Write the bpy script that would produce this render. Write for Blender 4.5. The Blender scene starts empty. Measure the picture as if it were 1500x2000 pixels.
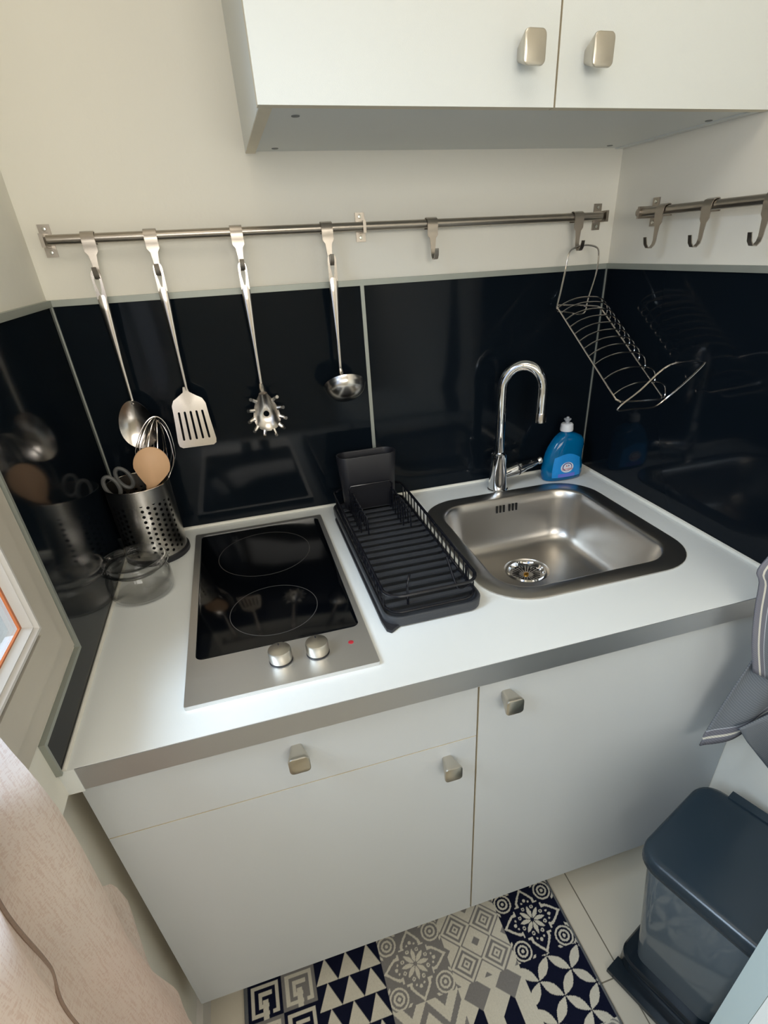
import bpy, bmesh, math, random
import numpy as np
from mathutils import Vector, Matrix
PI = math.pi
SC = bpy.context.scene
COL = SC.collection
random.seed(4)

# ------------------------------------------------------------------ camera
CAMLOC = (0.31696, -1.24814, 1.45327)
CAMROT = ((0.95543495, 0.18832323, -0.22732888), (-0.29160331, 0.48221517, -0.82609687), (-0.04595179, 0.85557167, 0.5156409))
cd = bpy.data.cameras.new('camera'); cam = bpy.data.objects.new('camera', cd); COL.objects.link(cam)
cam.matrix_world = Matrix.Translation(CAMLOC) @ Matrix(CAMROT).to_4x4()
cd.sensor_width = 36; cd.sensor_fit = 'AUTO'; cd.lens = 1035.576 / 2000 * 36
cd.shift_x = (750 - 787.325) / 2000; cd.shift_y = (1107.317 - 1000) / 2000
cd.clip_start = 0.02
SC.camera = cam

# ------------------------------------------------------------------ light
SC.view_settings.view_transform = 'Standard'; SC.view_settings.look = 'None'
SC.view_settings.gamma = 1; SC.view_settings.use_curve_mapping = False
SC.view_settings.exposure = 0.09
wd = bpy.data.worlds.new('sky'); SC.world = wd; wd.use_nodes = True
wd.node_tree.nodes['Background'].inputs[0].default_value = (0.55, 0.70, 0.95, 1)
wd.node_tree.nodes['Background'].inputs[1].default_value = 1.2

def area(name, loc, target, sx, sy, power, color):
    l = bpy.data.lights.new(name, 'AREA'); l.shape = 'RECTANGLE'; l.size = sx; l.size_y = sy
    l.energy = power; l.color = color
    o = bpy.data.objects.new(name, l); COL.objects.link(o); o.location = loc
    o.rotation_euler = (Vector(target) - Vector(loc)).to_track_quat('-Z', 'Y').to_euler()
    return o
area('window_daylight', (-1.4, -1.5, 2.85), (0.9, -0.7, 0.7), 1.4, 1.2, 122, (0.84, 0.93, 1.0))
area('rear_fill', (0.32, -2.35, 1.68), (0.75, 0, 1.5), 1.0, 0.5, 16.5, (1.0, 0.965, 0.895))  # unseen fill, added behind the camera to brighten cabinet fronts and back wall
area('ceiling_fill', (0.5, -1.3, 2.52), (0.5, -1.3, 0), 0.7, 0.7, 4, (1.0, 0.91, 0.80))  # warm overhead fill added for brightness, no fitting hangs there

# ------------------------------------------------------------------ materials
def srgb(r, g, b):
    f = lambda c: (c / 255 / 12.92) if c / 255 <= 0.04045 else ((c / 255 + 0.055) / 1.055) ** 2.4
    return (f(r), f(g), f(b), 1)

def mat(name, col, rough=0.5, metal=0.0, spec=0.5, bump=None, noise=None, trans=0, ior=1.45, coat=0, alpha=1):
    m = bpy.data.materials.new(name); m.use_nodes = True
    nt = m.node_tree; b = nt.nodes['Principled BSDF']
    b.inputs['Base Color'].default_value = col; b.inputs['Roughness'].default_value = rough
    b.inputs['Metallic'].default_value = metal; b.inputs['IOR'].default_value = ior
    b.inputs['Specular IOR Level'].default_value = spec
    b.inputs['Transmission Weight'].default_value = trans; b.inputs['Coat Weight'].default_value = coat
    tc = nt.nodes.new('ShaderNodeTexCoord')
    if noise:   # (scale, amount, stretch)
        sc_, am, st = noise
        mp = nt.nodes.new('ShaderNodeMapping'); mp.inputs['Scale'].default_value = st
        n = nt.nodes.new('ShaderNodeTexNoise'); n.inputs['Scale'].default_value = sc_; n.inputs['Detail'].default_value = 4
        nt.links.new(tc.outputs['Object'], mp.inputs[0]); nt.links.new(mp.outputs[0], n.inputs[0])
        mx = nt.nodes.new('ShaderNodeMix'); mx.data_type = 'RGBA'
        mx.inputs[6].default_value = tuple(c * (1 - am) for c in col[:3]) + (1,)
        mx.inputs[7].default_value = tuple(min(1, c * (1 + am)) for c in col[:3]) + (1,)
        nt.links.new(n.outputs[0], mx.inputs[0]); nt.links.new(mx.outputs[2], b.inputs['Base Color'])
    if bump:    # (scale, strength, stretch)
        sc_, stg, st = bump
        mp = nt.nodes.new('ShaderNodeMapping'); mp.inputs['Scale'].default_value = st
        n = nt.nodes.new('ShaderNodeTexNoise'); n.inputs['Scale'].default_value = sc_; n.inputs['Detail'].default_value = 3
        nt.links.new(tc.outputs['Object'], mp.inputs[0]); nt.links.new(mp.outputs[0], n.inputs[0])
        bp = nt.nodes.new('ShaderNodeBump'); bp.inputs['Strength'].default_value = stg; bp.inputs['Distance'].default_value = 0.002
        nt.links.new(n.outputs[0], bp.inputs['Height']); nt.links.new(bp.outputs[0], b.inputs['Normal'])
    return m

M_wall = mat('wall_paint', srgb(235, 231, 219), 0.75, bump=(60, 0.25, (1, 1, 1)), noise=(3, 0.02, (1, 1, 1)))
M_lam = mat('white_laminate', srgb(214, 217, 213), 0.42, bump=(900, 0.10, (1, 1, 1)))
M_lam_shaded = mat('white_laminate_shaded', srgb(192, 196, 198), 0.34, bump=(900, 0.08, (1, 1, 1)))  # white laminate darkened: shade on the lower fronts is put into the colour
M_edge = mat('cream_edge_band', srgb(222, 212, 188), 0.5, noise=(40, 0.05, (1, 1, 1)))
M_top = mat('worktop_laminate', srgb(228, 231, 229), 0.35, bump=(700, 0.08, (1, 1, 1)), noise=(6, 0.015, (1, 1, 1)))
M_steel = mat('brushed_steel', srgb(178, 176, 172), 0.30, 1.0, bump=(60, 0.10, (1, 30, 30)))
M_steelb = mat('sink_steel', srgb(196, 192, 186), 0.33, 1.0, noise=(9, 0.05, (1, 1, 1)))
M_steelf = mat('edge_steel', srgb(188, 190, 194), 0.42, 1.0, bump=(80, 0.06, (1, 20, 20)))
M_steelh = mat('hob_steel', srgb(218, 217, 215), 0.44, 1.0, bump=(80, 0.06, (1, 30, 1)))
M_pol = mat('polished_steel', srgb(214, 207, 200), 0.17, 1.0, noise=(20, 0.03, (1, 1, 1)))
M_chrome = mat('chrome', srgb(225, 226, 228), 0.04, 1.0)
M_satin = mat('satin_steel', srgb(216, 211, 205), 0.24, 1.0, noise=(30, 0.04, (1, 1, 1)))
M_nickel = mat('satin_nickel', srgb(200, 195, 184), 0.34, 1.0, bump=(200, 0.05, (1, 1, 1)))
M_knobface = mat('nickel_face', srgb(190, 184, 172), 0.30, 1.0, bump=(200, 0.05, (1, 1, 1)))
M_rail = mat('rail_steel', srgb(168, 160, 150), 0.30, 1.0, bump=(100, 0.05, (20, 1, 1)))
M_alu = mat('aluminium_trim', srgb(162, 166, 158), 0.5, 0.5, noise=(30, 0.05, (1, 1, 1)))
M_black = mat('black_splashback', (0.0046, 0.0074, 0.0110, 1), 0.08, spec=0.5, ior=1.25)
M_glassblk = mat('ceramic_glass', (0.0013, 0.0017, 0.0026, 1), 0.09, ior=1.36)
M_ring = mat('hob_print', srgb(76, 74, 72), 0.4)
M_red = mat('red_print', srgb(170, 40, 50), 0.4)
M_plblk = mat('black_plastic', srgb(33, 33, 37), 0.42, bump=(500, 0.1, (1, 1, 1)))
M_plblk2 = mat('dark_grey_tray', srgb(54, 56, 60), 0.42, bump=(500, 0.1, (1, 1, 1)))
M_wire = mat('black_wire', srgb(17, 18, 24), 0.25)
M_silic = mat('white_sealant', srgb(228, 226, 216), 0.5, noise=(50, 0.08, (1, 1, 1)), bump=(60, 0.6, (1, 1, 1)))
M_white = mat('white_plastic', srgb(225, 228, 232), 0.35)
M_pearl = mat('clear_nozzle', srgb(200, 205, 212), 0.2, trans=0.4)
M_wood = mat('beech_wood', srgb(214, 172, 132), 0.5, noise=(30, 0.10, (1, 1, 0.12)), bump=(80, 0.1, (1, 1, 0.1)))
M_greypl = mat('grey_scissor_plastic', srgb(92, 92, 90), 0.5, bump=(300, 0.1, (1, 1, 1)))
M_frame = mat('window_paint', srgb(196, 188, 174), 0.42, bump=(25, 0.12, (1, 1, 1)), noise=(5, 0.02, (1, 1, 1)))
M_bead = mat('white_bead', srgb(214, 210, 205), 0.35)
M_orange = mat('orange_wood', srgb(190, 105, 55), 0.3, noise=(30, 0.15, (1, 1, 0.2)))
M_lid = mat('bin_lid_plastic', srgb(36, 50, 60), 0.24, bump=(700, 0.06, (1, 1, 1)))
M_bin = mat('bin_body_plastic', srgb(94, 103, 109), 0.08)
M_binbase = mat('bin_base_plastic', srgb(24, 34, 42), 0.2)

def glass_mat(name, tint, ior=1.45, rough=0.0, boost=1.0, power=4.0):
    m = bpy.data.materials.new(name); m.use_nodes = True; nt = m.node_tree; nt.nodes.clear()
    o = nt.nodes.new('ShaderNodeOutputMaterial'); t = nt.nodes.new('ShaderNodeBsdfTransparent'); t.inputs[0].default_value = tint
    g = nt.nodes.new('ShaderNodeBsdfGlossy'); g.inputs['Roughness'].default_value = rough
    f = nt.nodes.new('ShaderNodeLayerWeight'); f.inputs[0].default_value = 0.5
    pw = nt.nodes.new('ShaderNodeMath'); pw.operation = 'POWER'; pw.inputs[1].default_value = power; ad = nt.nodes.new('ShaderNodeMath'); ad.operation = 'ADD'; ad.inputs[1].default_value = 0.022
    nt.links.new(f.outputs['Facing'], pw.inputs[0]); nt.links.new(pw.outputs[0], ad.inputs[0])
    mx = nt.nodes.new('ShaderNodeMixShader'); ml = nt.nodes.new('ShaderNodeMath'); ml.operation = 'MULTIPLY'; ml.inputs[1].default_value = boost
    nt.links.new(ad.outputs[0], ml.inputs[0]); nt.links.new(ml.outputs[0], mx.inputs[0])
    nt.links.new(t.outputs[0], mx.inputs[1]); nt.links.new(g.outputs[0], mx.inputs[2]); nt.links.new(mx.outputs[0], o.inputs[0])
    return m
M_glass = glass_mat('window_glass', (0.85, 0.9, 0.95, 1), boost=1.5)
M_jar = glass_mat('jar_glass', (0.996, 0.998, 0.996, 1), 1.5, 0.0, 1.2, 3.0)

def floor_mat():
    m = mat('floor_tiles', srgb(186, 178, 160), 0.4); nt = m.node_tree; b = nt.nodes['Principled BSDF']
    tc = nt.nodes.new('ShaderNodeTexCoord'); mp = nt.nodes.new('ShaderNodeMapping')
    mp.inputs['Location'].default_value = (-0.898, 0.84, 0)
    br = nt.nodes.new('ShaderNodeTexBrick'); br.offset = 0.0; br.inputs['Scale'].default_value = 1.0
    br.inputs['Brick Width'].default_value = 0.33; br.inputs['Row Height'].default_value = 0.33
    br.inputs['Mortar Size'].default_value = 0.0016; br.inputs['Mortar Smooth'].default_value = 0.1
    br.inputs['Color1'].default_value = srgb(220, 212, 194); br.inputs['Color2'].default_value = srgb(216, 208, 191)
    br.inputs['Mortar'].default_value = srgb(128, 120, 104)
    n = nt.nodes.new('ShaderNodeTexNoise'); n.inputs['Scale'].default_value = 12
    mx = nt.nodes.new('ShaderNodeMix'); mx.data_type = 'RGBA'; mx.blend_type = 'MULTIPLY'; mx.inputs[0].default_value = 0.08
    nt.links.new(tc.outputs['Object'], mp.inputs[0]); nt.links.new(mp.outputs[0], br.inputs[0])
    nt.links.new(br.outputs[0], mx.inputs[6]); nt.links.new(n.outputs[0], mx.inputs[7]); nt.links.new(mx.outputs[2], b.inputs['Base Color'])
    return m
M_floor = floor_mat()

def holes_mat():   # perforated steel: holes not cut, their dark inside painted in by uv (turns, metres of height)
    m = mat('perforated_steel', srgb(160, 156, 150), 0.27, 1.0); nt = m.node_tree; b = nt.nodes['Principled BSDF']
    L = nt.links.new
    def mth(op, a, c=None, d=None):
        n = nt.nodes.new('ShaderNodeMath'); n.operation = op
        for i, v in enumerate((a, c, d)):
            if v is None: continue
            if hasattr(v, 'links'): L(v, n.inputs[i])
            else: n.inputs[i].default_value = v
        return n.outputs[0]
    uv = nt.nodes.new('ShaderNodeUVMap'); sp = nt.nodes.new('ShaderNodeSeparateXYZ'); L(uv.outputs[0], sp.inputs[0])
    u = mth('MULTIPLY', sp.outputs[0], 32.0); ci = mth('FLOOR', u); fu = mth('SUBTRACT', mth('FRACT', u), 0.5)
    odd = mth('MULTIPLY', mth('MODULO', ci, 2.0), 0.5)
    v = mth('ADD', mth('DIVIDE', sp.outputs[1], 0.0118), odd); fv = mth('SUBTRACT', mth('FRACT', v), 0.5)
    du = mth('MULTIPLY', fu, 2 * PI * 0.062 / 32); dv = mth('MULTIPLY', fv, 0.0118)
    d = mth('SQRT', mth('ADD', mth('MULTIPLY', du, du), mth('MULTIPLY', dv, dv)))
    hole = mth('LESS_THAN', d, 0.0032)
    grp = mth('LESS_THAN', mth('MODULO', ci, 8.0), 5.5)
    lo = mth('GREATER_THAN', sp.outputs[1], 0.020); hi = mth('LESS_THAN', sp.outputs[1], 0.135)
    h = mth('MULTIPLY', mth('MULTIPLY', hole, grp), mth('MULTIPLY', lo, hi))
    mx = nt.nodes.new('ShaderNodeMix'); mx.data_type = 'RGBA'; L(h, mx.inputs[0])
    mx.inputs[6].default_value = srgb(190, 186, 180); mx.inputs[7].default_value = (0.003, 0.003, 0.003, 1); L(mx.outputs[2], b.inputs['Base Color'])
    L(mth('SUBTRACT', 1.0, h), b.inputs['Metallic']); b.inputs['Specular IOR Level'].default_value = 0.1
    return m
M_perf = holes_mat()

def towel_mat():
    m = mat('towel_cloth', srgb(108, 110, 116), 0.9); nt = m.node_tree; b = nt.nodes['Principled BSDF']; L = nt.links.new
    uv = nt.nodes.new('ShaderNodeUVMap'); sp = nt.nodes.new('ShaderNodeSeparateXYZ'); L(uv.outputs[0], sp.inputs[0])
    r = nt.nodes.new('ShaderNodeValToRGB'); r.color_ramp.interpolation = 'CONSTANT'
    e = r.color_ramp.elements; e[0].position = 0; e[0].color = srgb(122, 122, 130)
    e[1].position = 0.16; e[1].color = srgb(214, 210, 196)
    for p, c in ((0.22, srgb(116, 116, 124)), (0.36, srgb(182, 186, 192)), (0.385, srgb(112, 117, 122))):
        k = e.new(p); k.color = c
    d = nt.nodes.new('ShaderNodeMath'); d.operation = 'MULTIPLY'; d.inputs[1].default_value = 10.0
    L(sp.outputs[0], d.inputs[0]); L(d.outputs[0], r.inputs[0])
    mx = nt.nodes.new('ShaderNodeMix'); mx.data_type = 'RGBA'; mx.blend_type = 'MULTIPLY'; mx.inputs[0].default_value = 0.55
    ck = nt.nodes.new('ShaderNodeTexChecker'); ck.inputs['Scale'].default_value = 380; L(uv.outputs[0], ck.inputs[0])
    ck.inputs[1].default_value = (1, 1, 1, 1); ck.inputs[2].default_value = (0.45, 0.45, 0.5, 1)
    L(r.outputs[0], mx.inputs[6]); L(ck.outputs[0], mx.inputs[7]); L(mx.outputs[2], b.inputs['Base Color'])
    return m
M_towel = towel_mat()

def curtain_mat():
    m = bpy.data.materials.new('sheer_curtain'); m.use_nodes = True; nt = m.node_tree; nt.nodes.clear(); L = nt.links.new
    o = nt.nodes.new('ShaderNodeOutputMaterial'); d = nt.nodes.new('ShaderNodeBsdfDiffuse'); t = nt.nodes.new('ShaderNodeBsdfTranslucent')
    tr = nt.nodes.new('ShaderNodeBsdfTransparent')
    tc = nt.nodes.new('ShaderNodeTexCoord'); mp = nt.nodes.new('ShaderNodeMapping'); mp.inputs['Scale'].default_value = (1, 1, 0.06)
    n = nt.nodes.new('ShaderNodeTexNoise'); n.inputs['Scale'].default_value = 500; n.inputs['Detail'].default_value = 3
    L(tc.outputs['Object'], mp.inputs[0]); L(mp.outputs[0], n.inputs[0])
    mp2 = nt.nodes.new('ShaderNodeMapping'); mp2.inputs['Scale'].default_value = (1, 0.08, 1)
    n2 = nt.nodes.new('ShaderNodeTexNoise'); n2.inputs['Scale'].default_value = 600; L(tc.outputs['Object'], mp2.inputs[0]); L(mp2.outputs[0], n2.inputs[0])
    ad = nt.nodes.new('ShaderNodeMath'); ad.operation = 'ADD'; L(n.outputs[0], ad.inputs[0]); L(n2.outputs[0], ad.inputs[1])
    r = nt.nodes.new('ShaderNodeValToRGB'); L(ad.outputs[0], r.inputs[0])
    r.color_ramp.elements[0].position = 0.85; r.color_ramp.elements[0].color = srgb(240, 220, 210)
    r.color_ramp.elements[1].position = 1.15; r.color_ramp.elements[1].color = srgb(252, 238, 230)
    r2 = ad
    L(r.outputs[0], d.inputs[0]); L(r.outputs[0], t.inputs[0])
    m1 = nt.nodes.new('ShaderNodeMixShader'); m1.inputs[0].default_value = 0.6; L(d.outputs[0], m1.inputs[1]); L(t.outputs[0], m1.inputs[2])
    m2 = nt.nodes.new('ShaderNodeMixShader'); m2.inputs[0].default_value = 0.10; L(m1.outputs[0], m2.inputs[1]); L(tr.outputs[0], m2.inputs[2])
    L(m2.outputs[0], o.inputs[0])
    return m
M_curt = curtain_mat()
M_seam = mat('curtain_seam', srgb(158, 136, 122), 0.9, noise=(300, 0.2, (1, 1, 1)))
M_blue = mat('blue_soap', srgb(0, 122, 182), 0.10, trans=0.45, ior=1.35, noise=(8, 0.05, (1, 1, 1)))
M_label = mat('label_blue', srgb(30, 140, 215), 0.35, noise=(60, 0.18, (1, 1, 1)))
M_labviol = mat('label_violet', srgb(105, 120, 215), 0.35)
M_labwhite = mat('label_white', srgb(222, 226, 235), 0.35)
M_labred = mat('label_red', srgb(200, 45, 60), 0.35)
M_labnavy = mat('label_navy', srgb(40, 60, 140), 0.35)
M_dark = mat('dark_recess', (0.004, 0.004, 0.004, 1), 0.8)
M_screw = mat('screw_steel', srgb(205, 205, 198), 0.25, 1.0)
M_cap = mat('cap_grey', srgb(120, 122, 120), 0.5)
M_brass = mat('brass_screw', srgb(190, 140, 60), 0.3, 1.0)

# ------------------------------------------------------------------ helpers
def wloc(o):
    v = Vector(o.location)
    while o.parent: o = o.parent; v += Vector(o.location)
    return v
def link(name, bm, m, parent=None, smooth=35, bevel=0, at=(0, 0, 0), local=False):
    """bm is in world coordinates (or, when local, in the parent's)"""
    if bevel:
        es = [e for e in bm.edges if len(e.link_faces) == 2 and e.calc_face_angle(0) > 0.6]
        bmesh.ops.bevel(bm, geom=es, offset=bevel, segments=2, profile=0.6, affect='EDGES', clamp_overlap=True)
    org = Vector(at)
    if parent is not None and not local: org = wloc(parent)
    if org.length: bmesh.ops.translate(bm, verts=bm.verts, vec=-org)
    me = bpy.data.meshes.new(name); bm.to_mesh(me); bm.free()
    for k in (m if isinstance(m, (list, tuple)) else [m]): me.materials.append(k)
    if smooth:
        me.polygons.foreach_set('use_smooth', [True] * len(me.polygons)); me.set_sharp_from_angle(angle=math.radians(smooth))
    o = bpy.data.objects.new(name, me); COL.objects.link(o)
    if parent is not None: o.parent = parent
    else: o.location = org
    return o
def tag(o, label, cat, group=None, kind=None):
    if label: o['label'] = label
    if cat: o['category'] = cat
    if group: o['group'] = group
    if kind: o['kind'] = kind
    return o
def thing(name, label, cat, loc, group=None):
    o = bpy.data.objects.new(name, None); COL.objects.link(o); o.location = loc; o.empty_display_size = 0.02
    return tag(o, label, cat, group)
def struct(name, bm, m, parent=None, label=None, **k):
    o = link(name, bm, m, parent, **k)
    if parent is None: o['kind'] = 'structure'
    if label: o['label'] = label
    return o
def copy_tree(o, parent=None):
    c = o.copy(); COL.objects.link(c); c.parent = parent
    for ch in list(o.children): copy_tree(ch, c)
    return c
def B(*boxes, bm=None):
    bm = bm or bmesh.new()
    for x0, x1, y0, y1, z0, z1 in boxes:
        x0, x1 = min(x0, x1), max(x0, x1); y0, y1 = min(y0, y1), max(y0, y1); z0, z1 = min(z0, z1), max(z0, z1)
        v = [bm.verts.new((x, y, z)) for z in (z0, z1) for y in (y0, y1) for x in (x0, x1)]
        for f in ((0, 2, 3, 1), (4, 5, 7, 6), (0, 1, 5, 4), (2, 6, 7, 3), (0, 4, 6, 2), (1, 3, 7, 5)):
            bm.faces.new([v[i] for i in f])
    return bm
def loft(rings, bm=None, cap0=True, cap1=True, closed=True, mi=0):
    bm = bm or bmesh.new()
    rs = [[bm.verts.new(p) for p in r] for r in rings]
    n = len(rs[0])
    for a, b in zip(rs, rs[1:]):
        for i in range(n if closed else n - 1):
            j = (i + 1) % n
            f = bm.faces.new((a[i], a[j], b[j], b[i])); f.material_index = mi
    if cap0: bm.faces.new(rs[0][::-1]).material_index = mi
    if cap1: bm.faces.new(rs[-1]).material_index = mi
    bmesh.ops.recalc_face_normals(bm, faces=bm.faces)
    return bm
def tube(pts, r, bm=None, n=8, closed=False, sub=0):
    """round wire; r a number or a list"""
    pts = [Vector(p) for p in pts]
    if sub: pts = smoothpath(pts, sub, closed)
    N = len(pts); R = r if isinstance(r, (list, tuple)) else [r] * N
    if len(R) != N: R = [np.interp(i / (N - 1), np.linspace(0, 1, len(R)), R) for i in range(N)]
    T = []
    for i in range(N):
        a = pts[(i - 1) % N] if (closed or i > 0) else pts[i]; b = pts[(i + 1) % N] if (closed or i < N - 1) else pts[i]
        T.append((b - a).normalized())
    up = Vector((0, 0, 1)) if abs(T[0].z) < 0.9 else Vector((1, 0, 0))
    u = (up - T[0] * up.dot(T[0])).normalized(); rings = []
    for i in range(N):
        u = (u - T[i] * u.dot(T[i])).normalized(); w = T[i].cross(u)
        rings.append([pts[i] + (u * math.cos(2 * PI * k / n) + w * math.sin(2 * PI * k / n)) * R[i] for k in range(n)])
    bm = bm or bmesh.new()
    if closed:
        rs = [[bm.verts.new(p) for p in q] for q in rings]
        # match the seam
        off = min(range(n), key=lambda s: sum((rings[0][(k + s) % n] - rings[-1][k]).length for k in range(n)))
        for i in range(N):
            a = rs[i]; b = rs[(i + 1) % N]; s = off if i == N - 1 else 0
            for k in range(n): bm.faces.new((a[k], a[(k + 1) % n], b[(k + 1 + s) % n], b[(k + s) % n]))
    else: loft(rings, bm)
    return bm
def smoothpath(pts, sub, closed=False):
    out = []; N = len(pts); pts = [Vector(p) for p in pts]
    for i in range(N if closed else N - 1):
        p = [pts[(i + k) % N] if closed else pts[min(max(i + k, 0), N - 1)] for k in (-1, 0, 1, 2)]
        for s in range(sub):
            t = s / sub
            out.append(0.5 * ((2 * p[1]) + (p[2] - p[0]) * t + (2 * p[0] - 5 * p[1] + 4 * p[2] - p[3]) * t * t + (3 * p[1] - p[0] - 3 * p[2] + p[3]) * t ** 3))
    if not closed: out.append(pts[-1])
    return out
def lathe(prof, c, bm=None, n=48, ax='z', cap0=True, cap1=True):
    rings = []
    for r, h in prof:
        ring = []
        for k in range(n):
            a = 2 * PI * k / n; x, y = r * math.cos(a), r * math.sin(a)
            ring.append({'z': (c[0] + x, c[1] + y, c[2] + h), 'y': (c[0] + x, c[1] + h, c[2] + y), 'x': (c[0] + h, c[1] + x, c[2] + y)}[ax])
        rings.append(ring)
    return loft(rings, bm, cap0, cap1)
def rrect(x0, x1, y0, y1, r, z, n=8):
    r = min(r, (x1 - x0) / 2 - 1e-5, (y1 - y0) / 2 - 1e-5); out = []
    for cx, cy, a0 in ((x1 - r, y1 - r, 0), (x0 + r, y1 - r, 90), (x0 + r, y0 + r, 180), (x1 - r, y0 + r, 270)):
        for k in range(n + 1):
            a = math.radians(a0 + 90 * k / n); out.append((cx + r * math.cos(a), cy + r * math.sin(a), z))
    return out
def plate(outer, holes, z0, z1, f=lambda p: p):
    """flat plate with holes; outlines 2-D, f maps (x, y, z) to the world"""
    bm = bmesh.new(); top = []; loops = [outer] + holes
    vs = []
    for lp in loops:
        v = [bm.verts.new((p[0], p[1], z1)) for p in lp]; vs.append(v)
        for i in range(len(v)): bm.edges.new((v[i], v[(i + 1) % len(v)]))
    bmesh.ops.triangle_fill(bm, use_beauty=True, use_dissolve=False, edges=bm.edges[:])
    faces = bm.faces[:]
    low = {}
    for v in list(bm.verts): low[v] = bm.verts.new((v.co.x, v.co.y, z0))
    for fc in faces: bm.faces.new([low[v] for v in reversed(fc.verts)])
    for v in vs:
        for i in range(len(v)):
            a, b = v[i], v[(i + 1) % len(v)]; bm.faces.new((a, b, low[b], low[a]))
    bmesh.ops.recalc_face_normals(bm, faces=bm.faces)
    for v in bm.verts: v.co = Vector(f(tuple(v.co)))
    return bm
def grid(fn, nu, nv, thick=0.0, uvfn=None, mi=0, bm=None):
    bm = bm or bmesh.new(); V = [[bm.verts.new(fn(i / nu, j / nv)) for j in range(nv + 1)] for i in range(nu + 1)]
    uvl = bm.loops.layers.uv.verify() if uvfn else None
    for i in range(nu):
        for j in range(nv):
            f = bm.faces.new((V[i][j], V[i + 1][j], V[i + 1][j + 1], V[i][j + 1])); f.material_index = mi
            if uvl:
                for l, (a, b) in zip(f.loops, ((i, j), (i + 1, j), (i + 1, j + 1), (i, j + 1))): l[uvl].uv = uvfn(a / nu, b / nv)
    return bm
def text_bm(s, size, f):
    cu = bpy.data.curves.new('t', 'FONT'); cu.body = s; cu.size = size; cu.align_x = 'CENTER'; cu.resolution_u = 2
    o = bpy.data.objects.new('t', cu); COL.objects.link(o); dg = bpy.context.evaluated_depsgraph_get()
    me = bpy.data.meshes.new_from_object(o.evaluated_get(dg)); bm = bmesh.new(); bm.from_mesh(me)
    bpy.data.objects.remove(o); bpy.data.curves.remove(cu); bpy.data.meshes.remove(me)
    for v in bm.verts: v.co = Vector(f(v.co.x, v.co.y))
    return bm

# ------------------------------------------------------------------ dimensions
W, D, T = 1.205, 0.688, 0.90          # room width at the kitchenette, worktop depth and height
ZT = 1.388                             # splashback top
FY = -0.668                            # front faces of the base fronts
H = 2.55; YR = -2.8

# ------------------------------------------------------------------ room
struct('floor', B((-0.3, 1.45, YR - 0.1, 0.1, -0.08, 0)), M_floor, smooth=0)
struct('wall_back', B((-0.15, W + 0.15, 0, 0.12, 0, H)), M_wall, smooth=0)
struct('wall_left', B((-0.15, 0, -0.515, 0.0, 0.86, H), (-0.15, 0, -1.9, -0.515, 0.86, 0.975), (-0.15, 0, -1.9, -0.515, 2.0, H),
       (-0.15, 0, YR, -1.9, 0.86, H), (-0.18, -0.028, YR, 0.0, 0, 0.86)), M_wall, smooth=0)
struct('wall_right', B((W, W + 0.15, YR, 0.0, 0, H)), M_wall, smooth=0)
struct('wall_rear', B((-0.15, W + 0.15, YR - 0.1, YR, 0, H)), M_wall, smooth=0)
struct('ceiling', B((-0.2, W + 0.2, YR - 0.1, 0.12, H, H + 0.1)), M_wall, smooth=0)
struct('baseboard_left', B((-0.028, -0.014, YR, -0.56, 0, 0.07)), M_bead, bevel=0.003)
# window in the left wall
win = bpy.data.objects.new('window_1', None); COL.objects.link(win); win.location = (0, -0.502, 0.965); win['kind'] = 'structure'
Y0, Y1, Z0, Z1 = -0.502, -1.9, 0.965, 2.02
def ringbars(ya, yb, za, zb, w, x0, x1):
    return ((x0, x1, ya, ya - w, za, zb), (x0, x1, yb + w, yb, za, zb), (x0, x1, ya - w, yb + w, za, za + w), (x0, x1, ya - w, yb + w, zb - w, zb))
struct('window_frame', B(*ringbars(Y0, Y1, Z0, Z1, 0.043, -0.08, 0.004)), M_frame, win, bevel=0.003)
sash = struct('sash', B(*ringbars(Y0 - 0.0405, Y1 + 0.0405, Z0 + 0.0355, Z1 - 0.0355, 0.045, -0.06, 0.009)), M_frame, win, bevel=0.004)
ys, zs = -0.583, 1.053
def bead(yo, zo, yi, zi, x0, x1, xo=0.011):
    bm = bmesh.new(); Yb, Zb = Y1 + 0.083, Z1 - 0.083
    dy = yo - yi; loops = []
    for k, x in ((0, x0), (0, xo), (0.25, xo), (0.45, xo - 0.005), (0.6, xo - 0.004), (1, x1)):
        a = k * dy
        loops.append([(x, yo - a, zo + a), (x, Yb + a, zo + a), (x, Yb + a, Zb - a), (x, yo - a, Zb - a)])
    return loft(loops, bm, False, False)
struct('glazing_bead', bead(-0.583, 1.053, -0.598, 1.065, -0.03, -0.003), M_bead, win)
struct('glazing_strip', B(*ringbars(-0.5965, Y1 + 0.0965, 1.0645, Z1 - 0.0965, 0.0055, -0.0055, -0.0025)), M_orange, win)
struct('pane', B((-0.009, -0.006, -0.597, Y1 + 0.097, 1.065, Z1 - 0.097)), M_glass, win, smooth=0)

# splashback trims
struct('trim_1', B((0, W, -0.009, 0, ZT, ZT + 0.011)), M_alu, bevel=0.001)
struct('trim_2', B((0.597, 0.605, -0.009, 0, T, ZT)), M_alu, bevel=0.001)
struct('trim_3', B((0.0, 0.009, -0.009, 0.0, T, ZT)), M_alu, bevel=0.001)
struct('trim_4', B((W - 0.009, W, -0.009, 0.0, T, ZT)), M_alu, bevel=0.001)
struct('trim_5', B((0, 0.009, -0.491, -0.009, ZT, ZT + 0.011), (0, 0.0072, -0.497, -0.491, 0.957, ZT + 0.011), (0, 0.0072, -0.69, -0.491, 0.951, 0.957),
       (0, 0.0072, -0.695, -0.69, T, 0.957)), M_alu, bevel=0.001)
struct('trim_6', B((W - 0.009, W, -0.71, -0.009, ZT, ZT + 0.011), (W - 0.009, W, -0.718, -0.71, T, ZT + 0.011)), M_alu, bevel=0.001)
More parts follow.
